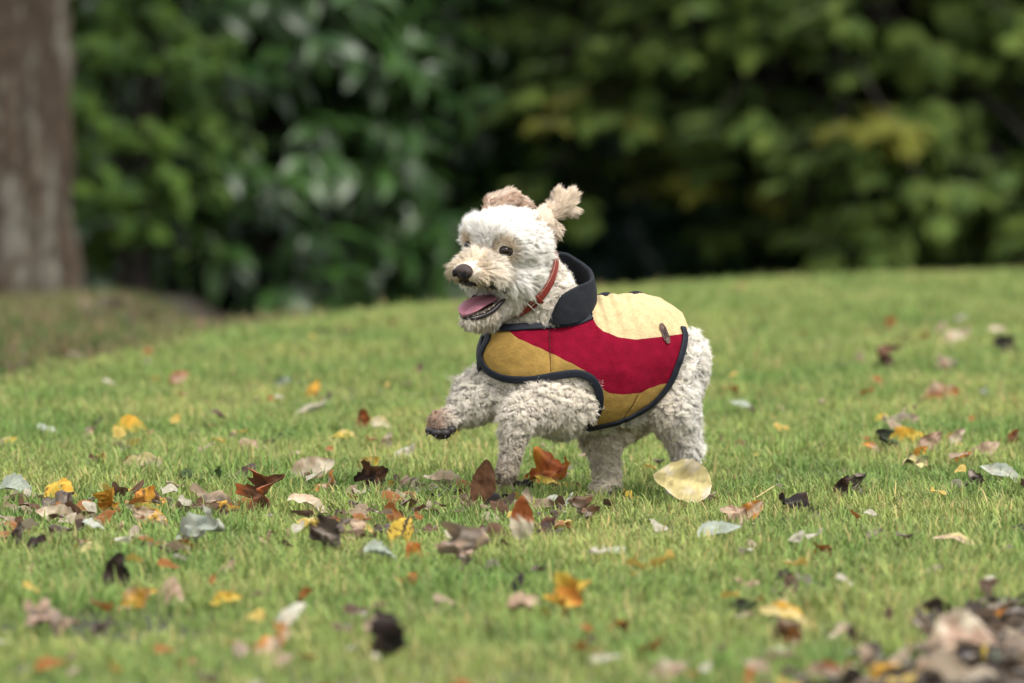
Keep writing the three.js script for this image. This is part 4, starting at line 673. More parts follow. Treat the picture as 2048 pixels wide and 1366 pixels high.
// ---------------------------------------------------------------- fallen leaves, each one where it lies
const COL = { brown: [0.17, 0.080, 0.042], dark: [0.055, 0.034, 0.028], black: [0.020, 0.017, 0.016], tan: [0.46, 0.34, 0.235], cream: [0.58, 0.50, 0.375], silver: [0.34, 0.375, 0.315], white: [0.45, 0.445, 0.37], yellow: [0.62, 0.43, 0.065], gold: [0.56, 0.31, 0.035], pale: [0.60, 0.50, 0.235], orange: [0.48, 0.185, 0.025], rust: [0.34, 0.095, 0.028], green: [0.055, 0.085, 0.026], grey: [0.25, 0.205, 0.165], pink: [0.43, 0.29, 0.215] };
const bladeMat = phys({ vertexColors: true, roughness: 0.80, transmission: 0.15, thickness: 0, specularIntensity: 0.5 });
const stalkMats = {}; const stalkMat = (k) => stalkMats[k] ??= std({ color: lin(...COL[k]), roughness: 0.8 });
function bladeGeo(kind, seed, c1, c2, spots, fold, curl, crumple, cross, tip, rib) {
  const R = rng(seed * 977 + 13), ph = seed * 3.7, p = [], c = [], idx = [];
  const shape = (x, z) => { // flat leaf x 0..1, z across -> bent, folded and crumpled
    let y = Math.abs(z) * fold + crumple * (0.24 * noise(x * 3.1 + ph, z * 3.1, ph) + 0.09 * noise(x * 8 + ph, z * 8, 2 + ph)); y += cross * z * z * 2.2;
    const a = curl * x, rx = Math.abs(curl) < 0.01 ? x : Math.sin(a) / curl, ry = Math.abs(curl) < 0.01 ? 0 : (1 - Math.cos(a)) / curl;
    return [rx - Math.sin(a) * y, ry + Math.cos(a) * y, z * (1 - 0.25 * Math.min(1, Math.abs(fold) + Math.abs(cross)))];
  };
  const paint = (x, z, edge) => {
    const n1 = fbm(x * 3.3 + ph, z * 3.3, ph), n2 = noise(x * 15 + ph, z * 15, ph * 2), vein = Math.exp(-((z / 0.018) ** 2)) * 0.5 + 0.22 * Math.exp(-Math.pow(((((x * 6.5 - Math.abs(z) * 5) % 1) + 1) % 1 - 0.5) / 0.10, 2));
    let t = sstep(-0.12, 0.25, n1 + (edge - 0.6) * 0.35), k = [0, 1, 2].map((i) => lerp(c1[i], c2[i], t)); const tone = 0.86 + 0.35 * n2 + 0.3 * n1; k = k.map((q) => q * tone * (1 + 0.25 * vein));
    if (tip) { const s = sstep(0.50, 0.56, x + 0.10 * z + 0.12 * noise(x * 9, z * 9, ph)); k = k.map((q, i) => lerp(q, tip[i] * tone, s)); }
    if (rib) { const s = sstep(0.07, 0.04, Math.abs(z) + 0.05 * noise(x * 12, z * 12, ph)); k = k.map((q) => lerp(q, 0.02, s)); }
    if (spots) { const s = sstep(0.36 - 0.16 * spots, 0.46 - 0.16 * spots, noise(x * 9 + ph, z * 9 + 4, ph) + 0.35 * noise(x * 24, z * 24, ph)); k = k.map((q, i) => lerp(q, [0.045, 0.025, 0.014][i], s * 0.9)); }
    c.push(...k.map((q) => clamp(q, 0.005, 0.8)));
  };
  const lobed = kind === 'lobed';
  const NU = lobed ? 44 : 22, NV = lobed ? 9 : 12;
  if (lobed) { // five-pointed blade, laid out round its middle
    const W = [0.95, 0.86, 1.0, 0.82, 0.97];
    const out = (a) => { const q = ((a / 6.28318 + 1) % 1) * 5, i = Math.floor(q) % 5, f = q - Math.floor(q), lob = lerp(W[i], W[(i + 1) % 5], f), base = Math.cos(a) < -0.93 ? 0.5 : 1; return 0.5 * lob * base * (0.72 + 0.28 * Math.pow(Math.abs(Math.cos(f * Math.PI)), 1.6)) * (1 + 0.07 * Math.sin(a * 19 + ph) + 0.16 * noise(Math.cos(a) * 2, Math.sin(a) * 2, ph)); };
    for (let j = 0; j <= NV; j++) for (let i = 0; i < NU; i++) { const a = i / NU * 6.28318, r = out(a) * j / NV, x = 0.5 + Math.cos(a) * r, z = Math.sin(a) * r * 0.92; p.push(...shape(x, z)); paint(x, z, j / NV); if (j < NV) { const A = j * NU + i, Bq = j * NU + (i + 1) % NU; idx.push(A, Bq, A + NU, Bq, Bq + NU, A + NU); } }
  } else {
    const wid = { ovate: 0.36, round: 0.43, narrow: 0.15, oblong: 0.26 }[kind];
    const prof = (t) => wid * Math.pow(Math.max(0, Math.sin(Math.PI * Math.pow(t, kind === 'ovate' || kind === 'round' ? 0.72 : 0.9))), 0.72) * (1 + 0.045 * Math.sin(t * 41 + ph) + 0.05 * noise(t * 5, ph, 1));
    for (let i = 0; i <= NU; i++) for (let j = 0; j <= NV; j++) { const t = i / NU, s = j / NV * 2 - 1, z = prof(t) * s * (1 + 0.06 * noise(t * 7 + ph, s, 5)); p.push(...shape(t, z)); paint(t, z, Math.abs(s)); if (i < NU && j < NV) { const A = i * (NV + 1) + j; idx.push(A, A + 1, A + NV + 1, A + 1, A + NV + 2, A + NV + 1); } }
  }
  return geoFrom(p, null, idx, null, c);
}
let leafSeed = 0;
// X, Y: where the leaf's middle shows; size: its length as seen there; the rest is how it lies
function leaf(label, kind, X, Y, size, ca, cb, yaw, pitch, roll, o = {}) {
  if (pitch >= 45 && Math.abs(yaw - 90) <= 45) yaw = (yaw - 90) * 0.9; // stands with its face to the open side
  if (Math.cos(yaw * DEG) < 0) roll = -roll;
  const seed = ++leafSeed, first = G(X, Y), sc = (CAM_D - first.z) / FPX, L = size * sc * 1.04;
  const g = thing('fallen_leaf', label, 'leaf', 'fallen leaves scattered over the lawn');
  const geo = bladeGeo(kind, seed, COL[ca], COL[cb], o.spots ?? 0, o.fold ?? 0.25, (o.curl ?? (seed % 2 ? 0.9 : -0.8)) * (kind === 'lobed' ? 1.5 : 1), (o.crumple ?? 0.8) * (kind === 'lobed' ? 1.35 : 1), o.cross ?? (seed % 3 ? 0.45 : -0.3), o.tip && COL[o.tip], o.rib);
  const inner = new THREE.Euler(roll * DEG, yaw * DEG, pitch * DEG, 'YZX'), m = new THREE.Matrix4().makeRotationFromEuler(inner); m.scale(V(L, L, L));
  geo.applyMatrix4(m); geo.computeBoundingBox(); const b = geo.boundingBox, cx = (b.min.x + b.max.x) / 2, cz = (b.min.z + b.max.z) / 2, flat = b.max.y - b.min.y < 0.03;
  const sink = -(o.lift ?? (flat ? 0.014 : -0.002)); // rests on the grass, or stands in it
  geo.translate(-cx, -b.min.y - sink, -cz);
  const ground = G(X, Y + ((b.max.y - b.min.y) / 2 - sink) / sc); // its middle shows at X, Y
  g.position.copy(ground); if (o.forward) g.position.z += o.forward;
  part('blade', geo, bladeMat, g);
  const sl = (o.stalk ?? 0.35) * L; if (sl > 0) { // the stalk leaves the foot of the blade
    const root = V(0, 0, 0).applyMatrix4(m).add(V(-cx, -b.min.y - sink, -cz)), dir = V(-1, o.stalkUp ?? 0.15, 0.2 * Math.sin(seed)).transformDirection(m);
    if (kind === 'lobed') root.add(V(0.06, 0, 0).applyMatrix4(m));
    part('stalk', tube([root.clone(), root.clone().addScaledVector(dir, sl * 0.5).add(V(0, 0.05 * sl * Math.sin(seed * 2), 0)), root.clone().addScaledVector(dir, sl).add(V(0, (o.stalkBend ?? -0.1) * sl, 0))], (t) => lerp(0.0020, 0.0012, t) * (L / 0.1) ** 0.5, 5, 10), stalkMat(o.stalkCol ?? (COL[ca][0] > 0.3 ? 'pale' : 'brown')), g);
  }
  return g;
}

// round the dog's feet
leaf('large pale yellow leaf with a long stalk, propped on edge before the hind paw', 'ovate', 1362, 954, 122, 'pale', 'cream', 190, 8, 74, { fold: 0.12, curl: 0.55, crumple: 0.45, cross: 0.25, stalk: 0.95, stalkUp: 0.1, stalkBend: 0.3, lift: 0.014, forward: 0.10 });
leaf('chestnut-brown leaf standing upright in front of the lifted forepaw', 'oblong', 966, 972, 104, 'brown', 'brown', 8, 82, 78, { fold: 0.05, curl: 0.5, crumple: 0.25, cross: 0.5, stalk: 0.2 });
leaf('two-tone leaf standing upright, rust-red at the tip and cream below', 'oblong', 1044, 1042, 98, 'cream', 'cream', 0, 88, 80, { fold: 0.1, curl: 0.3, crumple: 0.35, cross: 0.35, stalk: 0.5, stalkCol: 'tan', tip: 'rust' });
leaf('spiky rust-red lobed leaf lying between the fore and hind legs', 'lobed', 1092, 938, 120, 'rust', 'orange', 20, 14, 40, { crumple: 1.0, curl: 0.5, stalk: 0.6, stalkCol: 'pale' });
leaf('dark dried leaf under the lifted forepaw with a yellow-green stalk', 'ovate', 1035, 975, 75, 'dark', 'black', 150, 5, 25, { crumple: 1.2, stalk: 1.5, stalkCol: 'pale', stalkUp: -0.2, stalkBend: 0.35 });
leaf('yellow and brown curled leaf lying flat behind the forepaw', 'narrow', 1120, 968, 100, 'yellow', 'brown', 170, 4, 30, { crumple: 0.7, curl: 0.5 });
leaf('grey-brown crumpled leaf in front of the far hind paw', 'lobed', 1168, 1022, 95, 'grey', 'brown', 175, 8, 35, { crumple: 1.5, curl: 1.0 });
leaf('small bright yellow leaf beside the far hind paw', 'lobed', 1262, 990, 46, 'yellow', 'yellow', 60, 40, 60, { crumple: 1.2, stalk: 0 });
leaf('small silver leaf turned up between the brown leaves and the hind paw', 'ovate', 1100, 1005, 60, 'silver', 'white', 15, 10, 25, { crumple: 0.8, curl: 0.4 });
leaf('tiny white pointed leaf sticking up near the forepaw', 'narrow', 1137, 1000, 34, 'white', 'silver', 30, 50, 40, { curl: 0.3, stalk: 0 });
leaf('dull tan leaf rolled up under the large pale yellow leaf', 'oblong', 1412, 1002, 62, 'tan', 'grey', 330, -10, 45, { curl: 1.4, crumple: 1.0, stalk: 0.5 });
leaf('tan veined leaf lying below the large pale yellow leaf', 'ovate', 1468, 1030, 70, 'tan', 'brown', 200, 6, 45, { crumple: 0.8, curl: 0.5 });
leaf('orange-tan leaf standing on edge just right of the tan veined leaf', 'ovate', 1502, 1022, 58, 'tan', 'orange', 30, 35, 60, { crumple: 0.4, curl: 0.5 });
leaf('flat silver-green leaf lying right of the hind legs', 'ovate', 1438, 1060, 88, 'silver', 'silver', 5, 2, 22, { crumple: 0.25, curl: 0.4, fold: 0.12, stalk: 0.4 });
leaf('narrow silver-white leaf lying alone below the dog', 'oblong', 1250, 1106, 112, 'white', 'silver', 178, 3, 14, { crumple: 0.5, curl: 0.5, stalk: 0.3 });
// right of the dog, in focus
leaf('black-brown jagged leaf standing up, right one of an upright pair', 'lobed', 1712, 972, 62, 'dark', 'grey', 60, 60, 60, { crumple: 1.5, curl: 0.8 });
leaf('dark brown leaf with a yellow grass stem over it, left one of an upright pair', 'ovate', 1682, 975, 54, 'dark', 'brown', 110, 65, 70, { crumple: 1.0, curl: 0.6 });
leaf('long blackish leaf lying flat left of the upright dark pair', 'oblong', 1598, 1005, 92, 'black', 'dark', 190, 6, 35, { crumple: 1.0, curl: 0.6 });
leaf('small rust-brown leaf with two raised lobes alone on the grass', 'lobed', 1645, 1104, 56, 'brown', 'rust', 20, 20, 45, { crumple: 1.2, curl: 0.9, stalk: 0 });
leaf('pale tan strap-like leaf lying level in the open grass', 'narrow', 1910, 1080, 90, 'tan', 'pale', 356, 2, 25, { crumple: 0.4, curl: -0.5 });
leaf('grey-brown cupped leaf near the edge of the lawn corner litter', 'ovate', 1862, 1145, 52, 'grey', 'pink', 20, 12, 20, { crumple: 1.0, curl: 1.1 });
leaf('grey-brown crumpled leaf beside the long white leaf', 'lobed', 1955, 963, 58, 'grey', 'dark', 100, 25, 40, { crumple: 1.5, curl: 1.0 });
leaf('long white curved leaf at the right margin', 'narrow', 2010, 952, 108, 'white', 'silver', 335, -6, 35, { crumple: 0.4, curl: -0.7, stalk: 0.3 });
leaf('black scrap of leaf at the right margin', 'ovate', 2038, 1056, 34, 'black', 'dark', 340, 10, 30, { crumple: 1.2, stalk: 0 });
leaf('small grey-brown leaf low in the grass below the dark pair', 'ovate', 1748, 1068, 40, 'grey', 'tan', 15, 8, 20, { crumple: 1.0, lift: 0.01 });
leaf('tiny dark leaf in the grass below the rust-brown lobed leaf', 'ovate', 1570, 1148, 34, 'dark', 'black', 30, 8, 30, { crumple: 1.2, stalk: 0 });
// the group behind on the right
leaf('tan folded leaf like a tent in the right-hand group', 'ovate', 1800, 846, 84, 'tan', 'grey', 12, 14, 40, { fold: 0.8, crumple: 0.7, curl: 0.3 });
leaf('golden yellow leaf in front of the tan folded leaf', 'ovate', 1812, 875, 80, 'yellow', 'gold', 10, 10, 35, { crumple: 0.7, curl: 0.5 });
leaf('dark green-black leaf under the golden yellow leaf', 'lobed', 1775, 885, 80, 'black', 'green', 200, 15, 40, { crumple: 1.3, curl: 0.9 });
leaf('pinkish brown leaf standing right of the golden yellow leaf', 'ovate', 1856, 893, 74, 'pink', 'brown', 60, 35, 55, { crumple: 0.9, curl: 0.7, stalk: 0.9 });
leaf('orange spot-coloured leaf piece under the pinkish brown leaf', 'ovate', 1840, 905, 34, 'orange', 'gold', 30, 30, 60, { stalk: 0 });
leaf('green-tinged flat leaf lowest in the right-hand group', 'ovate', 1838, 930, 70, 'pale', 'green', 5, 4, 20, { crumple: 0.9, spots: 0.3 });
leaf('cream twisted leaf with thin stalk right of the pinkish leaf', 'oblong', 1905, 880, 66, 'cream', 'pink', 25, 12, 35, { crumple: 0.8, curl: 1.2, stalk: 0.9 });
leaf('long tan leaf slanting up at the right end of the group', 'oblong', 1966, 905, 78, 'tan', 'pink', 28, 22, 50, { crumple: 0.5, curl: 0.5 });
leaf('small dark and orange leaf left of the long tan slanting leaf', 'ovate', 1927, 915, 36, 'orange', 'dark', 0, 15, 45, { crumple: 1.0 });
leaf('brown curled leaf at the right margin behind the slanting tan leaf', 'ovate', 2024, 878, 54, 'brown', 'rust', 340, 20, 45, { crumple: 1.0, curl: 1.0 });
leaf('small bright yellow round leaf left of the tan tent-like leaf', 'round', 1762, 836, 36, 'yellow', 'yellow', 0, 2, 22, { crumple: 0.3, fold: 0.1, stalk: 0.6 });
leaf('orange scrap of leaf left of the right-hand group', 'narrow', 1745, 895, 46, 'tan', 'orange', 350, 6, 35, { crumple: 0.9, stalk: 0 });
leaf('thin blackish leaf alone left of the right-hand group', 'narrow', 1632, 890, 46, 'black', 'dark', 15, 8, 40, { crumple: 0.8, stalk: 0 });
leaf('brown leaf low in the grass just behind the hind legs', 'ovate', 1480, 895, 50, 'grey', 'brown', 190, 10, 30, { crumple: 1.0 });
leaf('small reddish leaf standing behind the hind legs', 'ovate', 1440, 882, 30, 'pink', 'brown', 60, 60, 60, { stalk: 0 });
leaf('pale silver leaf out on the open lawn behind the hind legs', 'oblong', 1485, 811, 54, 'silver', 'white', 345, 4, 20, { crumple: 0.5 });
leaf('rust-backed leaf lying in the middle distance on the right', 'ovate', 1880, 788, 82, 'rust', 'tan', 355, 5, 30, { crumple: 0.8, curl: 0.6 });
leaf('tiny white flower-like leaf above the right-hand group', 'lobed', 1970, 783, 28, 'white', 'silver', 20, 10, 40, { crumple: 1.0, stalk: 1.5, stalkUp: -1 });
// far right slope
leaf('dark brown leaf in the far row on the slope, biggest of the row', 'lobed', 1770, 716, 84, 'dark', 'brown', 350, 12, 45, { crumple: 1.4, curl: 0.9 });
leaf('pinkish brown leaf touching the biggest dark leaf of the far row', 'ovate', 1728, 718, 54, 'pink', 'grey', 30, 20, 45, { crumple: 1.0 });
leaf('small dark leaf at the left end of the far row', 'ovate', 1684, 735, 40, 'dark', 'grey', 190, 10, 30, { crumple: 1.2 });
leaf('grey-pink forked leaf at the right end of the far row', 'lobed', 1893, 730, 56, 'pink', 'grey', 10, 14, 40, { crumple: 1.3 });
leaf('pale tan leaf far up the slope with a white leaf above it', 'ovate', 1915, 675, 66, 'cream', 'tan', 20, 10, 30, { crumple: 0.6 });
leaf('white leaf standing on end far up the slope', 'ovate', 1923, 640, 28, 'white', 'white', 60, 60, 60, { crumple: 0.4, stalk: 0.4 });
leaf('black-brown leaf far up the slope at the right margin', 'lobed', 2018, 692, 74, 'black', 'dark', 170, 12, 40, { crumple: 1.3 });
leaf('cream leaf far up the slope near the right margin', 'oblong', 1998, 660, 44, 'cream', 'tan', 0, 5, 30, { crumple: 0.5 });
leaf('tiny rust leaf alone far up the slope', 'ovate', 1780, 645, 30, 'rust', 'rust', 40, 30, 50, { stalk: 0 });
leaf('faint orange leaf close to the crest behind the back of the vest', 'ovate', 1488, 578, 36, 'pink', 'orange', 20, 20, 45, { stalk: 0 });
// left of the dog, in focus
leaf('chestnut-brown lobed leaf with raised curling lobes, biggest in the left-hand row', 'lobed', 520, 985, 125, 'brown', 'rust', 10, 14, 52, { crumple: 1.3, curl: 0.9 });
leaf('grey-tan leaf arched against the big chestnut-brown lobed leaf', 'oblong', 432, 1008, 96, 'grey', 'tan', 350, 10, 40, { crumple: 1.0, curl: -1.0 });
leaf('dark shaded leaf tucked under the big chestnut-brown lobed leaf', 'ovate', 455, 1020, 70, 'dark', 'gold', 190, 6, 35, { crumple: 1.3 });
leaf('orange-brown spotted leaf standing with pointed lobes', 'lobed', 212, 1008, 88, 'orange', 'gold', 80, 60, 70, { crumple: 0.8, curl: 0.6, spots: 0.45 });
leaf('orange leaf arching up right of the pointed orange-brown leaf', 'ovate', 298, 998, 84, 'gold', 'orange', 20, 30, 60, { crumple: 0.9, curl: -0.9, spots: 0.3 });
leaf('tan leaf with black-spotted orange underside leaning on the arching orange leaf', 'ovate', 300, 1038, 76, 'tan', 'gold', 160, 20, 50, { crumple: 0.8, curl: 0.8, spots: 0.35 });
leaf('large crumpled silver-green leaf, palest in the left-hand row', 'lobed', 392, 1058, 140, 'silver', 'white', 340, 4, 38, { crumple: 1.3, curl: 0.5 });
leaf('yellow leaf with black blotches at the back of the left-hand row', 'ovate', 128, 985, 90, 'yellow', 'gold', 12, 8, 35, { crumple: 0.8, spots: 0.6 });
leaf('grey-brown twisted leaf under the yellow blotched leaf', 'ovate', 112, 1006, 90, 'grey', 'dark', 345, 8, 35, { crumple: 1.3, curl: 0.7 });
leaf('smooth tan oval leaf with an orange end at the front of the left-hand row', 'ovate', 112, 1030, 86, 'tan', 'cream', 170, 4, 42, { crumple: 0.4, curl: 0.7, stalk: 0.5 });
leaf('silver-grey leaf humped over the grass at the left margin', 'ovate', 36, 973, 80, 'silver', 'silver', 3, 2, 28, { crumple: 0.4, curl: -0.8 });
leaf('small pale silver leaf behind the tan oval leaf', 'ovate', 186, 1048, 46, 'white', 'silver', 10, 4, 22, { crumple: 0.6 });
leaf('thin yellowish tan leaf hanging over the grass beside the silver-green leaf', 'ovate', 238, 1058, 58, 'pale', 'tan', 300, 25, 55, { crumple: 0.5, curl: 0.6 });
leaf('narrow grey-brown leaf standing on end at the left margin', 'oblong', 36, 1070, 58, 'grey', 'dark', 85, 72, 65, { crumple: 0.8, curl: 0.5 });
leaf('dark scrap of leaf between the upright grey leaf and the tan oval leaf', 'ovate', 72, 1085, 44, 'dark', 'black', 20, 10, 30, { crumple: 1.3, stalk: 0 });
leaf('cream curled tube-like leaf with one dark spot', 'oblong', 282, 927, 98, 'cream', 'pale', 350, 4, 35, { crumple: 0.7, curl: 0.5, cross: 1.2, spots: 0.12 });
leaf('faint yellow upright leaf left of the cream tube-like leaf', 'lobed', 205, 922, 50, 'pale', 'yellow', 60, 50, 60, { crumple: 0.8 });
leaf('dark green leaf standing in the grass behind the arching grey-tan leaf', 'ovate', 372, 948, 34, 'green', 'green', 120, 50, 60, { stalk: 0 });
leaf('small dark green leaf standing right of the other dark green one', 'ovate', 436, 945, 32, 'green', 'green', 60, 50, 60, { stalk: 0 });
leaf('cream fan-shaped folded leaf with fine veins', 'ovate', 625, 943, 92, 'cream', 'tan', 18, 18, 55, { fold: 0.1, crumple: 0.4, curl: 0.5, stalk: 0 });
leaf('orange-brown leaf lying under the cream fan-shaped leaf', 'lobed', 648, 968, 84, 'tan', 'orange', 345, 6, 38, { crumple: 1.0 });
leaf('dark brown jagged leaf standing like a wing before a yellow one', 'lobed', 742, 955, 90, 'dark', 'brown', 25, 25, 66, { crumple: 0.9, curl: 0.7 });
leaf('yellow leaf rising behind the dark brown jagged leaf', 'round', 738, 932, 52, 'yellow', 'pale', 15, 30, 60, { crumple: 0.4 });
leaf('cream leaf with one lobe raised, farthest forward of the pale ones below the forepaw', 'oblong', 805, 905, 74, 'cream', 'white', 335, 4, 35, { crumple: 0.8, curl: 0.8, stalk: 0 });
leaf('pinkish cream leaf standing up behind the cream raised-lobe leaf', 'oblong', 772, 885, 50, 'cream', 'pink', 110, 60, 60, { crumple: 0.7 });
leaf('yellow leaf lying flat, alone above the dark jagged leaf', 'oblong', 692, 875, 64, 'yellow', 'pale', 5, 4, 28, { crumple: 0.5 });
leaf('rust-red leaf standing up in the middle distance left of the forepaw', 'ovate', 726, 838, 50, 'rust', 'brown', 80, 65, 66, { crumple: 0.7 });
leaf('cream leaf leaning against the standing rust-red leaf', 'ovate', 760, 843, 44, 'cream', 'pale', 330, 15, 40, { crumple: 0.6 });
leaf('pale grey-cream leaf like a tray lying level in the middle distance', 'oblong', 618, 817, 82, 'cream', 'silver', 0, 1, 16, { crumple: 0.3, cross: 0.8 });
leaf('orange leaf standing behind the pale tray-like leaf', 'oblong', 626, 782, 50, 'gold', 'brown', 95, 72, 70, { crumple: 0.6 });
leaf('grey leaf standing at the end of the pale tray-like leaf', 'ovate', 652, 800, 38, 'grey', 'tan', 80, 60, 60, { crumple: 0.8 });
leaf('orange-yellow leaf, brightest in the left middle distance', 'ovate', 265, 852, 84, 'yellow', 'gold', 5, 5, 35, { crumple: 0.6, curl: -0.4 });
leaf('yellow leaf cut by the left margin', 'round', 14, 888, 44, 'yellow', 'pale', 10, 5, 40, { crumple: 0.4 });
leaf('pale yellow leaf with turned-up point, left one of a pale trio', 'ovate', 417, 890, 52, 'pale', 'cream', 20, 20, 45, { crumple: 0.8 });
leaf('orange and white leaf standing in the middle of a pale trio', 'ovate', 463, 878, 44, 'cream', 'gold', 70, 50, 60, { crumple: 0.8 });
leaf('pinkish tan leaf, right one of a pale trio', 'ovate', 500, 888, 46, 'pink', 'tan', 15, 10, 40, { crumple: 0.9 });
leaf('thin dark leaf lying right of the pale trio', 'narrow', 545, 880, 52, 'dark', 'green', 5, 5, 30, { stalk: 0 });
leaf('dark leaf standing left of the brightest orange-yellow leaf', 'narrow', 192, 850, 46, 'dark', 'green', 120, 55, 60, { stalk: 0.3 });
leaf('brownish leaf beside the standing dark leaf on the left', 'ovate', 176, 866, 34, 'pink', 'grey', 60, 30, 50, { stalk: 0 });
leaf('rust-pink leaf standing alone far back on the left', 'round', 357, 760, 42, 'pink', 'rust', 80, 60, 66, { crumple: 0.6, stalk: 0 });
leaf('grey-green leaf far back, left of the orange standing leaf', 'ovate', 565, 765, 44, 'silver', 'green', 10, 15, 40, { crumple: 0.7 });
leaf('faint grey-white leaf in the grass far back on the left', 'ovate', 95, 858, 46, 'silver', 'silver', 10, 5, 20, { crumple: 0.6, lift: 0.01 });
leaf('small white and pink leaf just behind the cream fan-shaped leaf', 'ovate', 588, 915, 40, 'cream', 'pink', 40, 30, 50, { crumple: 0.8 });
leaf('cream flat leaf half sunk in the grass below the chestnut-brown row', 'oblong', 615, 1007, 82, 'cream', 'tan', 3, 2, 20, { crumple: 0.5, lift: 0.015 });
leaf('orange scrap of leaf right of the dark jagged wing-like leaf', 'ovate', 775, 975, 40, 'orange', 'gold', 20, 20, 50, { crumple: 1.0, stalk: 0 });
leaf('grey-pink crumpled leaf right of the orange scrap', 'lobed', 812, 968, 66, 'pink', 'grey', 10, 10, 40, { crumple: 1.4 });
leaf('white-grey leaf lying flat left of the upright chestnut-brown leaf', 'ovate', 850, 985, 66, 'white', 'silver', 355, 3, 18, { crumple: 0.7 });
leaf('long tan leaf lying level right behind the upright chestnut-brown leaf', 'oblong', 895, 963, 96, 'tan', 'cream', 2, 3, 25, { crumple: 0.6, cross: 0.8 });
leaf('tan scrap of leaf at the foot of the upright chestnut-brown leaf', 'ovate', 928, 1016, 52, 'tan', 'pink', 15, 8, 30, { crumple: 1.2 });
leaf('dark shrivelled leaf lying under the upright chestnut-brown leaf', 'oblong', 998, 1008, 74, 'dark', 'black', 10, 6, 35, { crumple: 1.3 });
leaf('cream stiff leaf standing right behind the upright chestnut-brown leaf', 'ovate', 975, 945, 40, 'cream', 'pale', 80, 65, 66, { crumple: 0.4, stalk: 0 });
// nearer than the dog
leaf('grey-brown bunched leaf in front, biggest of the middle heap', 'lobed', 660, 1072, 110, 'grey', 'dark', 20, 14, 45, { crumple: 1.5, curl: 0.9 });
leaf('yellow leaf at the back of the middle heap', 'ovate', 622, 1056, 60, 'yellow', 'pale', 30, 20, 50, { crumple: 0.5 });
leaf('brown pointed leaf sticking up in the middle heap', 'narrow', 648, 1052, 60, 'brown', 'grey', 70, 60, 60, { crumple: 0.5 });
leaf('pinkish tan leaf at the right end of the middle heap', 'lobed', 708, 1062, 70, 'pink', 'tan', 340, 14, 45, { crumple: 1.3 });
leaf('yellow leaf with a black midrib standing upright', 'round', 800, 1066, 66, 'yellow', 'yellow', 85, 80, 76, { fold: 0.2, crumple: 0.3, spots: 0.3, rib: 1, stalk: 0 });
leaf('small brown curled leaf alone left of the middle heap', 'ovate', 532, 1076, 52, 'brown', 'tan', 340, 12, 40, { crumple: 0.8, curl: 1.1 });
leaf('orange leaf below the yellow black-ribbed leaf', 'ovate', 836, 1100, 58, 'orange', 'rust', 20, 20, 50, { crumple: 1.0 });
leaf('wide grey-brown leaf standing in folds below the upright chestnut-brown leaf', 'lobed', 925, 1094, 130, 'grey', 'pink', 5, 25, 60, { crumple: 1.3, curl: 0.6 });
leaf('brown shrivelled leaf right of the cream and rust upright leaf', 'oblong', 1090, 1055, 60, 'dark', 'brown', 75, 55, 55, { crumple: 1.0 });
leaf('grey-beige leaf standing on end in front of the middle heap', 'ovate', 715, 1118, 50, 'pink', 'grey', 80, 65, 70, { crumple: 0.4, stalk: 0 });
leaf('silver leaf lying in the grass right of the grey-beige upright leaf', 'ovate', 760, 1105, 70, 'silver', 'silver', 8, 3, 18, { crumple: 0.6, lift: 0.015 });
leaf('rust leaf with a yellow end slanting down through the grass', 'oblong', 815, 1162, 94, 'rust', 'gold', 318, -14, 50, { crumple: 0.9 });
leaf('small cream crumpled leaf in the near grass on the left', 'lobed', 458, 1138, 46, 'cream', 'pink', 20, 20, 45, { crumple: 1.4, stalk: 0 });
leaf('golden leaf slanting in the near grass on the left', 'oblong', 452, 1197, 78, 'yellow', 'gold', 340, -6, 40, { crumple: 0.6 });
leaf('blackish purple leaf standing upright in the near left heap', 'ovate', 232, 1148, 92, 'dark', 'black', 95, 72, 66, { crumple: 0.8, curl: 0.6 });
leaf('orange and tan leaf lying in the near left heap', 'ovate', 275, 1198, 100, 'gold', 'tan', 350, 6, 40, { crumple: 1.0 });
leaf('pinkish tan leaf standing on edge at the right of the near left heap', 'ovate', 345, 1184, 86, 'pink', 'tan', 40, 40, 62, { crumple: 0.5 });
leaf('pale beige leaf left of the blackish purple upright leaf', 'ovate', 62, 1142, 44, 'tan', 'cream', 85, 50, 60, { stalk: 0 });
leaf('yellow-green leaf lying between the tan oval leaf and the blackish purple one', 'ovate', 190, 1105, 74, 'pale', 'green', 8, 4, 25, { crumple: 0.7 });
leaf('orange and brown small leaf under the tan oval leaf', 'lobed', 158, 1092, 54, 'orange', 'grey', 10, 8, 35, { crumple: 1.2 });
leaf('dull grey-brown leaf, large and blurred, near the lower left corner', 'lobed', 105, 1240, 120, 'grey', 'pink', 10, 14, 40, { crumple: 1.4 });
leaf('dull brown leaf just right of the large blurred grey-brown one', 'ovate', 205, 1262, 66, 'dark', 'grey', 20, 12, 40, { crumple: 1.2 });
leaf('cream leaf curving upright, blurred, in the near grass', 'oblong', 580, 1242, 86, 'cream', 'white', 80, 66, 60, { crumple: 0.5, curl: -0.9 });
leaf('orange-brown leaf at the foot of the cream curving leaf', 'ovate', 545, 1292, 90, 'tan', 'orange', 5, 6, 38, { crumple: 0.8 });
leaf('dull grey leaf left of the orange-brown blurred leaf', 'ovate', 482, 1298, 50, 'grey', 'pink', 60, 40, 50, { crumple: 0.8 });
leaf('black wet-looking leaf, largest of the near dark ones', 'lobed', 770, 1272, 125, 'black', 'dark', 345, 8, 42, { crumple: 1.2 });
leaf('small black leaf standing upright below the dog', 'oblong', 1036, 1168, 50, 'black', 'dark', 85, 80, 72, { crumple: 0.4, stalk: 0 });
leaf('orange and yellow leaf spread wide in the near grass below the dog', 'lobed', 1135, 1196, 130, 'orange', 'yellow', 4, 6, 40, { crumple: 1.1 });
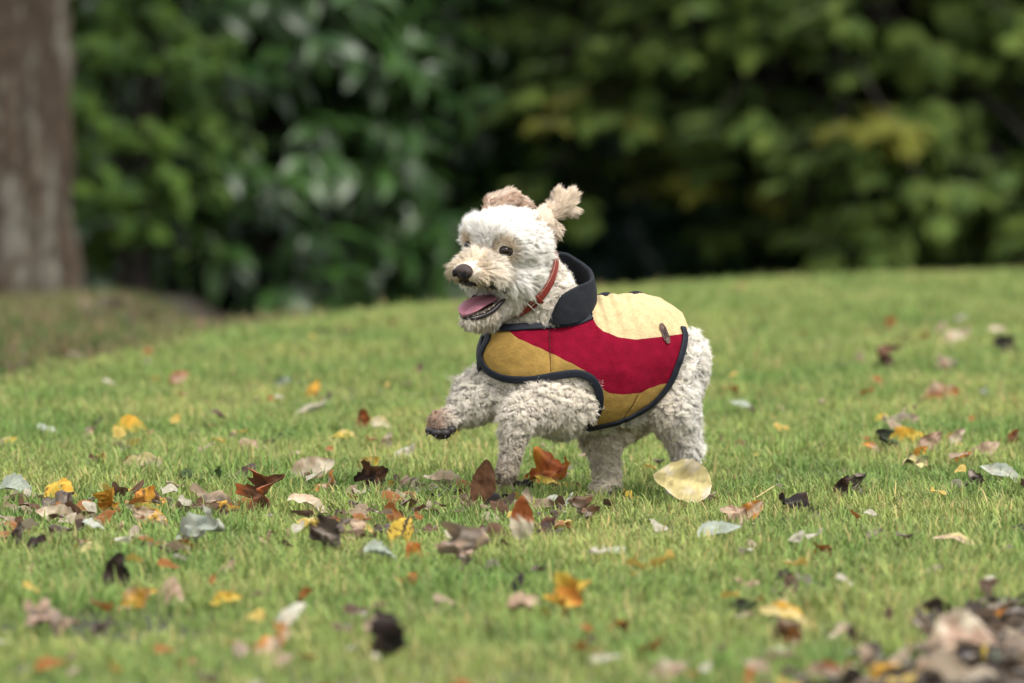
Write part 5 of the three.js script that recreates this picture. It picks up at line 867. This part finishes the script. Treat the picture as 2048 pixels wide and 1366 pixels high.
leaf('pinkish leaf at the left end of the wide orange and yellow leaf', 'ovate', 1052, 1210, 80, 'pink', 'tan', 10, 4, 28, { crumple: 0.8 });
leaf('brown and orange small leaf nearest below the hind legs', 'ovate', 1236, 1262, 60, 'brown', 'orange', 30, 20, 50, { crumple: 1.1 });
leaf('dark small leaf left of the nearest brown and orange leaf', 'ovate', 1186, 1278, 36, 'dark', 'brown', 60, 40, 50, { stalk: 0 });
leaf('pinkish tan leaf blurred at the bottom margin', 'ovate', 1335, 1345, 96, 'pink', 'cream', 5, 6, 35, { crumple: 0.6 });
leaf('brown forked leaf right of centre in the near grass', 'lobed', 1495, 1172, 60, 'brown', 'pink', 20, 20, 45, { crumple: 1.3 });
leaf('dark green broad leaf lying below the brown forked leaf', 'ovate', 1480, 1218, 90, 'green', 'black', 340, 4, 30, { crumple: 0.4 });
leaf('orange and yellow-green long leaf at the edge of the corner litter', 'narrow', 1580, 1236, 130, 'pale', 'gold', 345, -4, 30, { crumple: 0.7 });
leaf('reddish brown torn leaf under the long yellow-green leaf', 'lobed', 1572, 1270, 90, 'brown', 'pink', 60, 25, 45, { crumple: 1.4 });
leaf('pale thin leaf standing in the grass right of the torn reddish leaf', 'oblong', 1678, 1262, 50, 'tan', 'cream', 60, 50, 60, { stalk: 0 });
// the litter in the near corner
leaf('large smooth pinkish tan leaf on top of the corner litter', 'ovate', 1932, 1258, 122, 'pink', 'cream', 354, 5, 42, { crumple: 0.7, curl: -0.6, lift: 0.03 });
leaf('large grey-tan crumpled leaf in front of the smooth pinkish tan leaf', 'lobed', 1880, 1304, 100, 'grey', 'tan', 10, 10, 45, { crumple: 1.3, lift: 0.02 });
leaf('yellow-green leaf standing in the corner litter', 'oblong', 1968, 1312, 84, 'yellow', 'green', 300, 35, 55, { crumple: 0.8 });
leaf('silver-green leaf in the corner litter at the right margin', 'lobed', 2015, 1322, 84, 'silver', 'green', 40, 20, 45, { crumple: 1.0 });
leaf('tan cupped leaf at the left side of the corner litter', 'ovate', 1800, 1318, 84, 'tan', 'cream', 330, 20, 50, { crumple: 0.9, curl: 0.9 });
leaf('orange leaf standing in front of the tan cupped leaf', 'ovate', 1768, 1348, 74, 'gold', 'tan', 80, 45, 60, { crumple: 0.7 });
leaf('long reddish brown leaf slanting along the bottom margin', 'oblong', 1632, 1344, 140, 'pink', 'rust', 340, -8, 40, { crumple: 0.6 });
leaf('pale grey-green leaf right of the long reddish brown leaf', 'ovate', 1702, 1340, 60, 'silver', 'pale', 60, 35, 50, { crumple: 0.6 });
leaf('yellow-tan leaf at the bottom margin of the corner litter', 'ovate', 1868, 1350, 110, 'yellow', 'tan', 6, 6, 38, { crumple: 0.8 });
leaf('dark brown leaf at the right margin behind the smooth pinkish tan leaf', 'lobed', 2022, 1266, 66, 'dark', 'brown', 20, 14, 42, { crumple: 1.3 });
leaf('grey leaf in the corner litter beside the dark brown one', 'ovate', 2020, 1292, 66, 'grey', 'tan', 340, 10, 40, { crumple: 1.2 });
leaf('brown leaf at the lower right corner', 'lobed', 1990, 1352, 70, 'brown', 'dark', 350, 10, 40, { crumple: 1.3 });
leaf('orange-red leaf edge showing behind the corner litter', 'narrow', 1985, 1228, 60, 'orange', 'brown', 10, 10, 40, { crumple: 0.8 });
renderer.render(scene, camera);
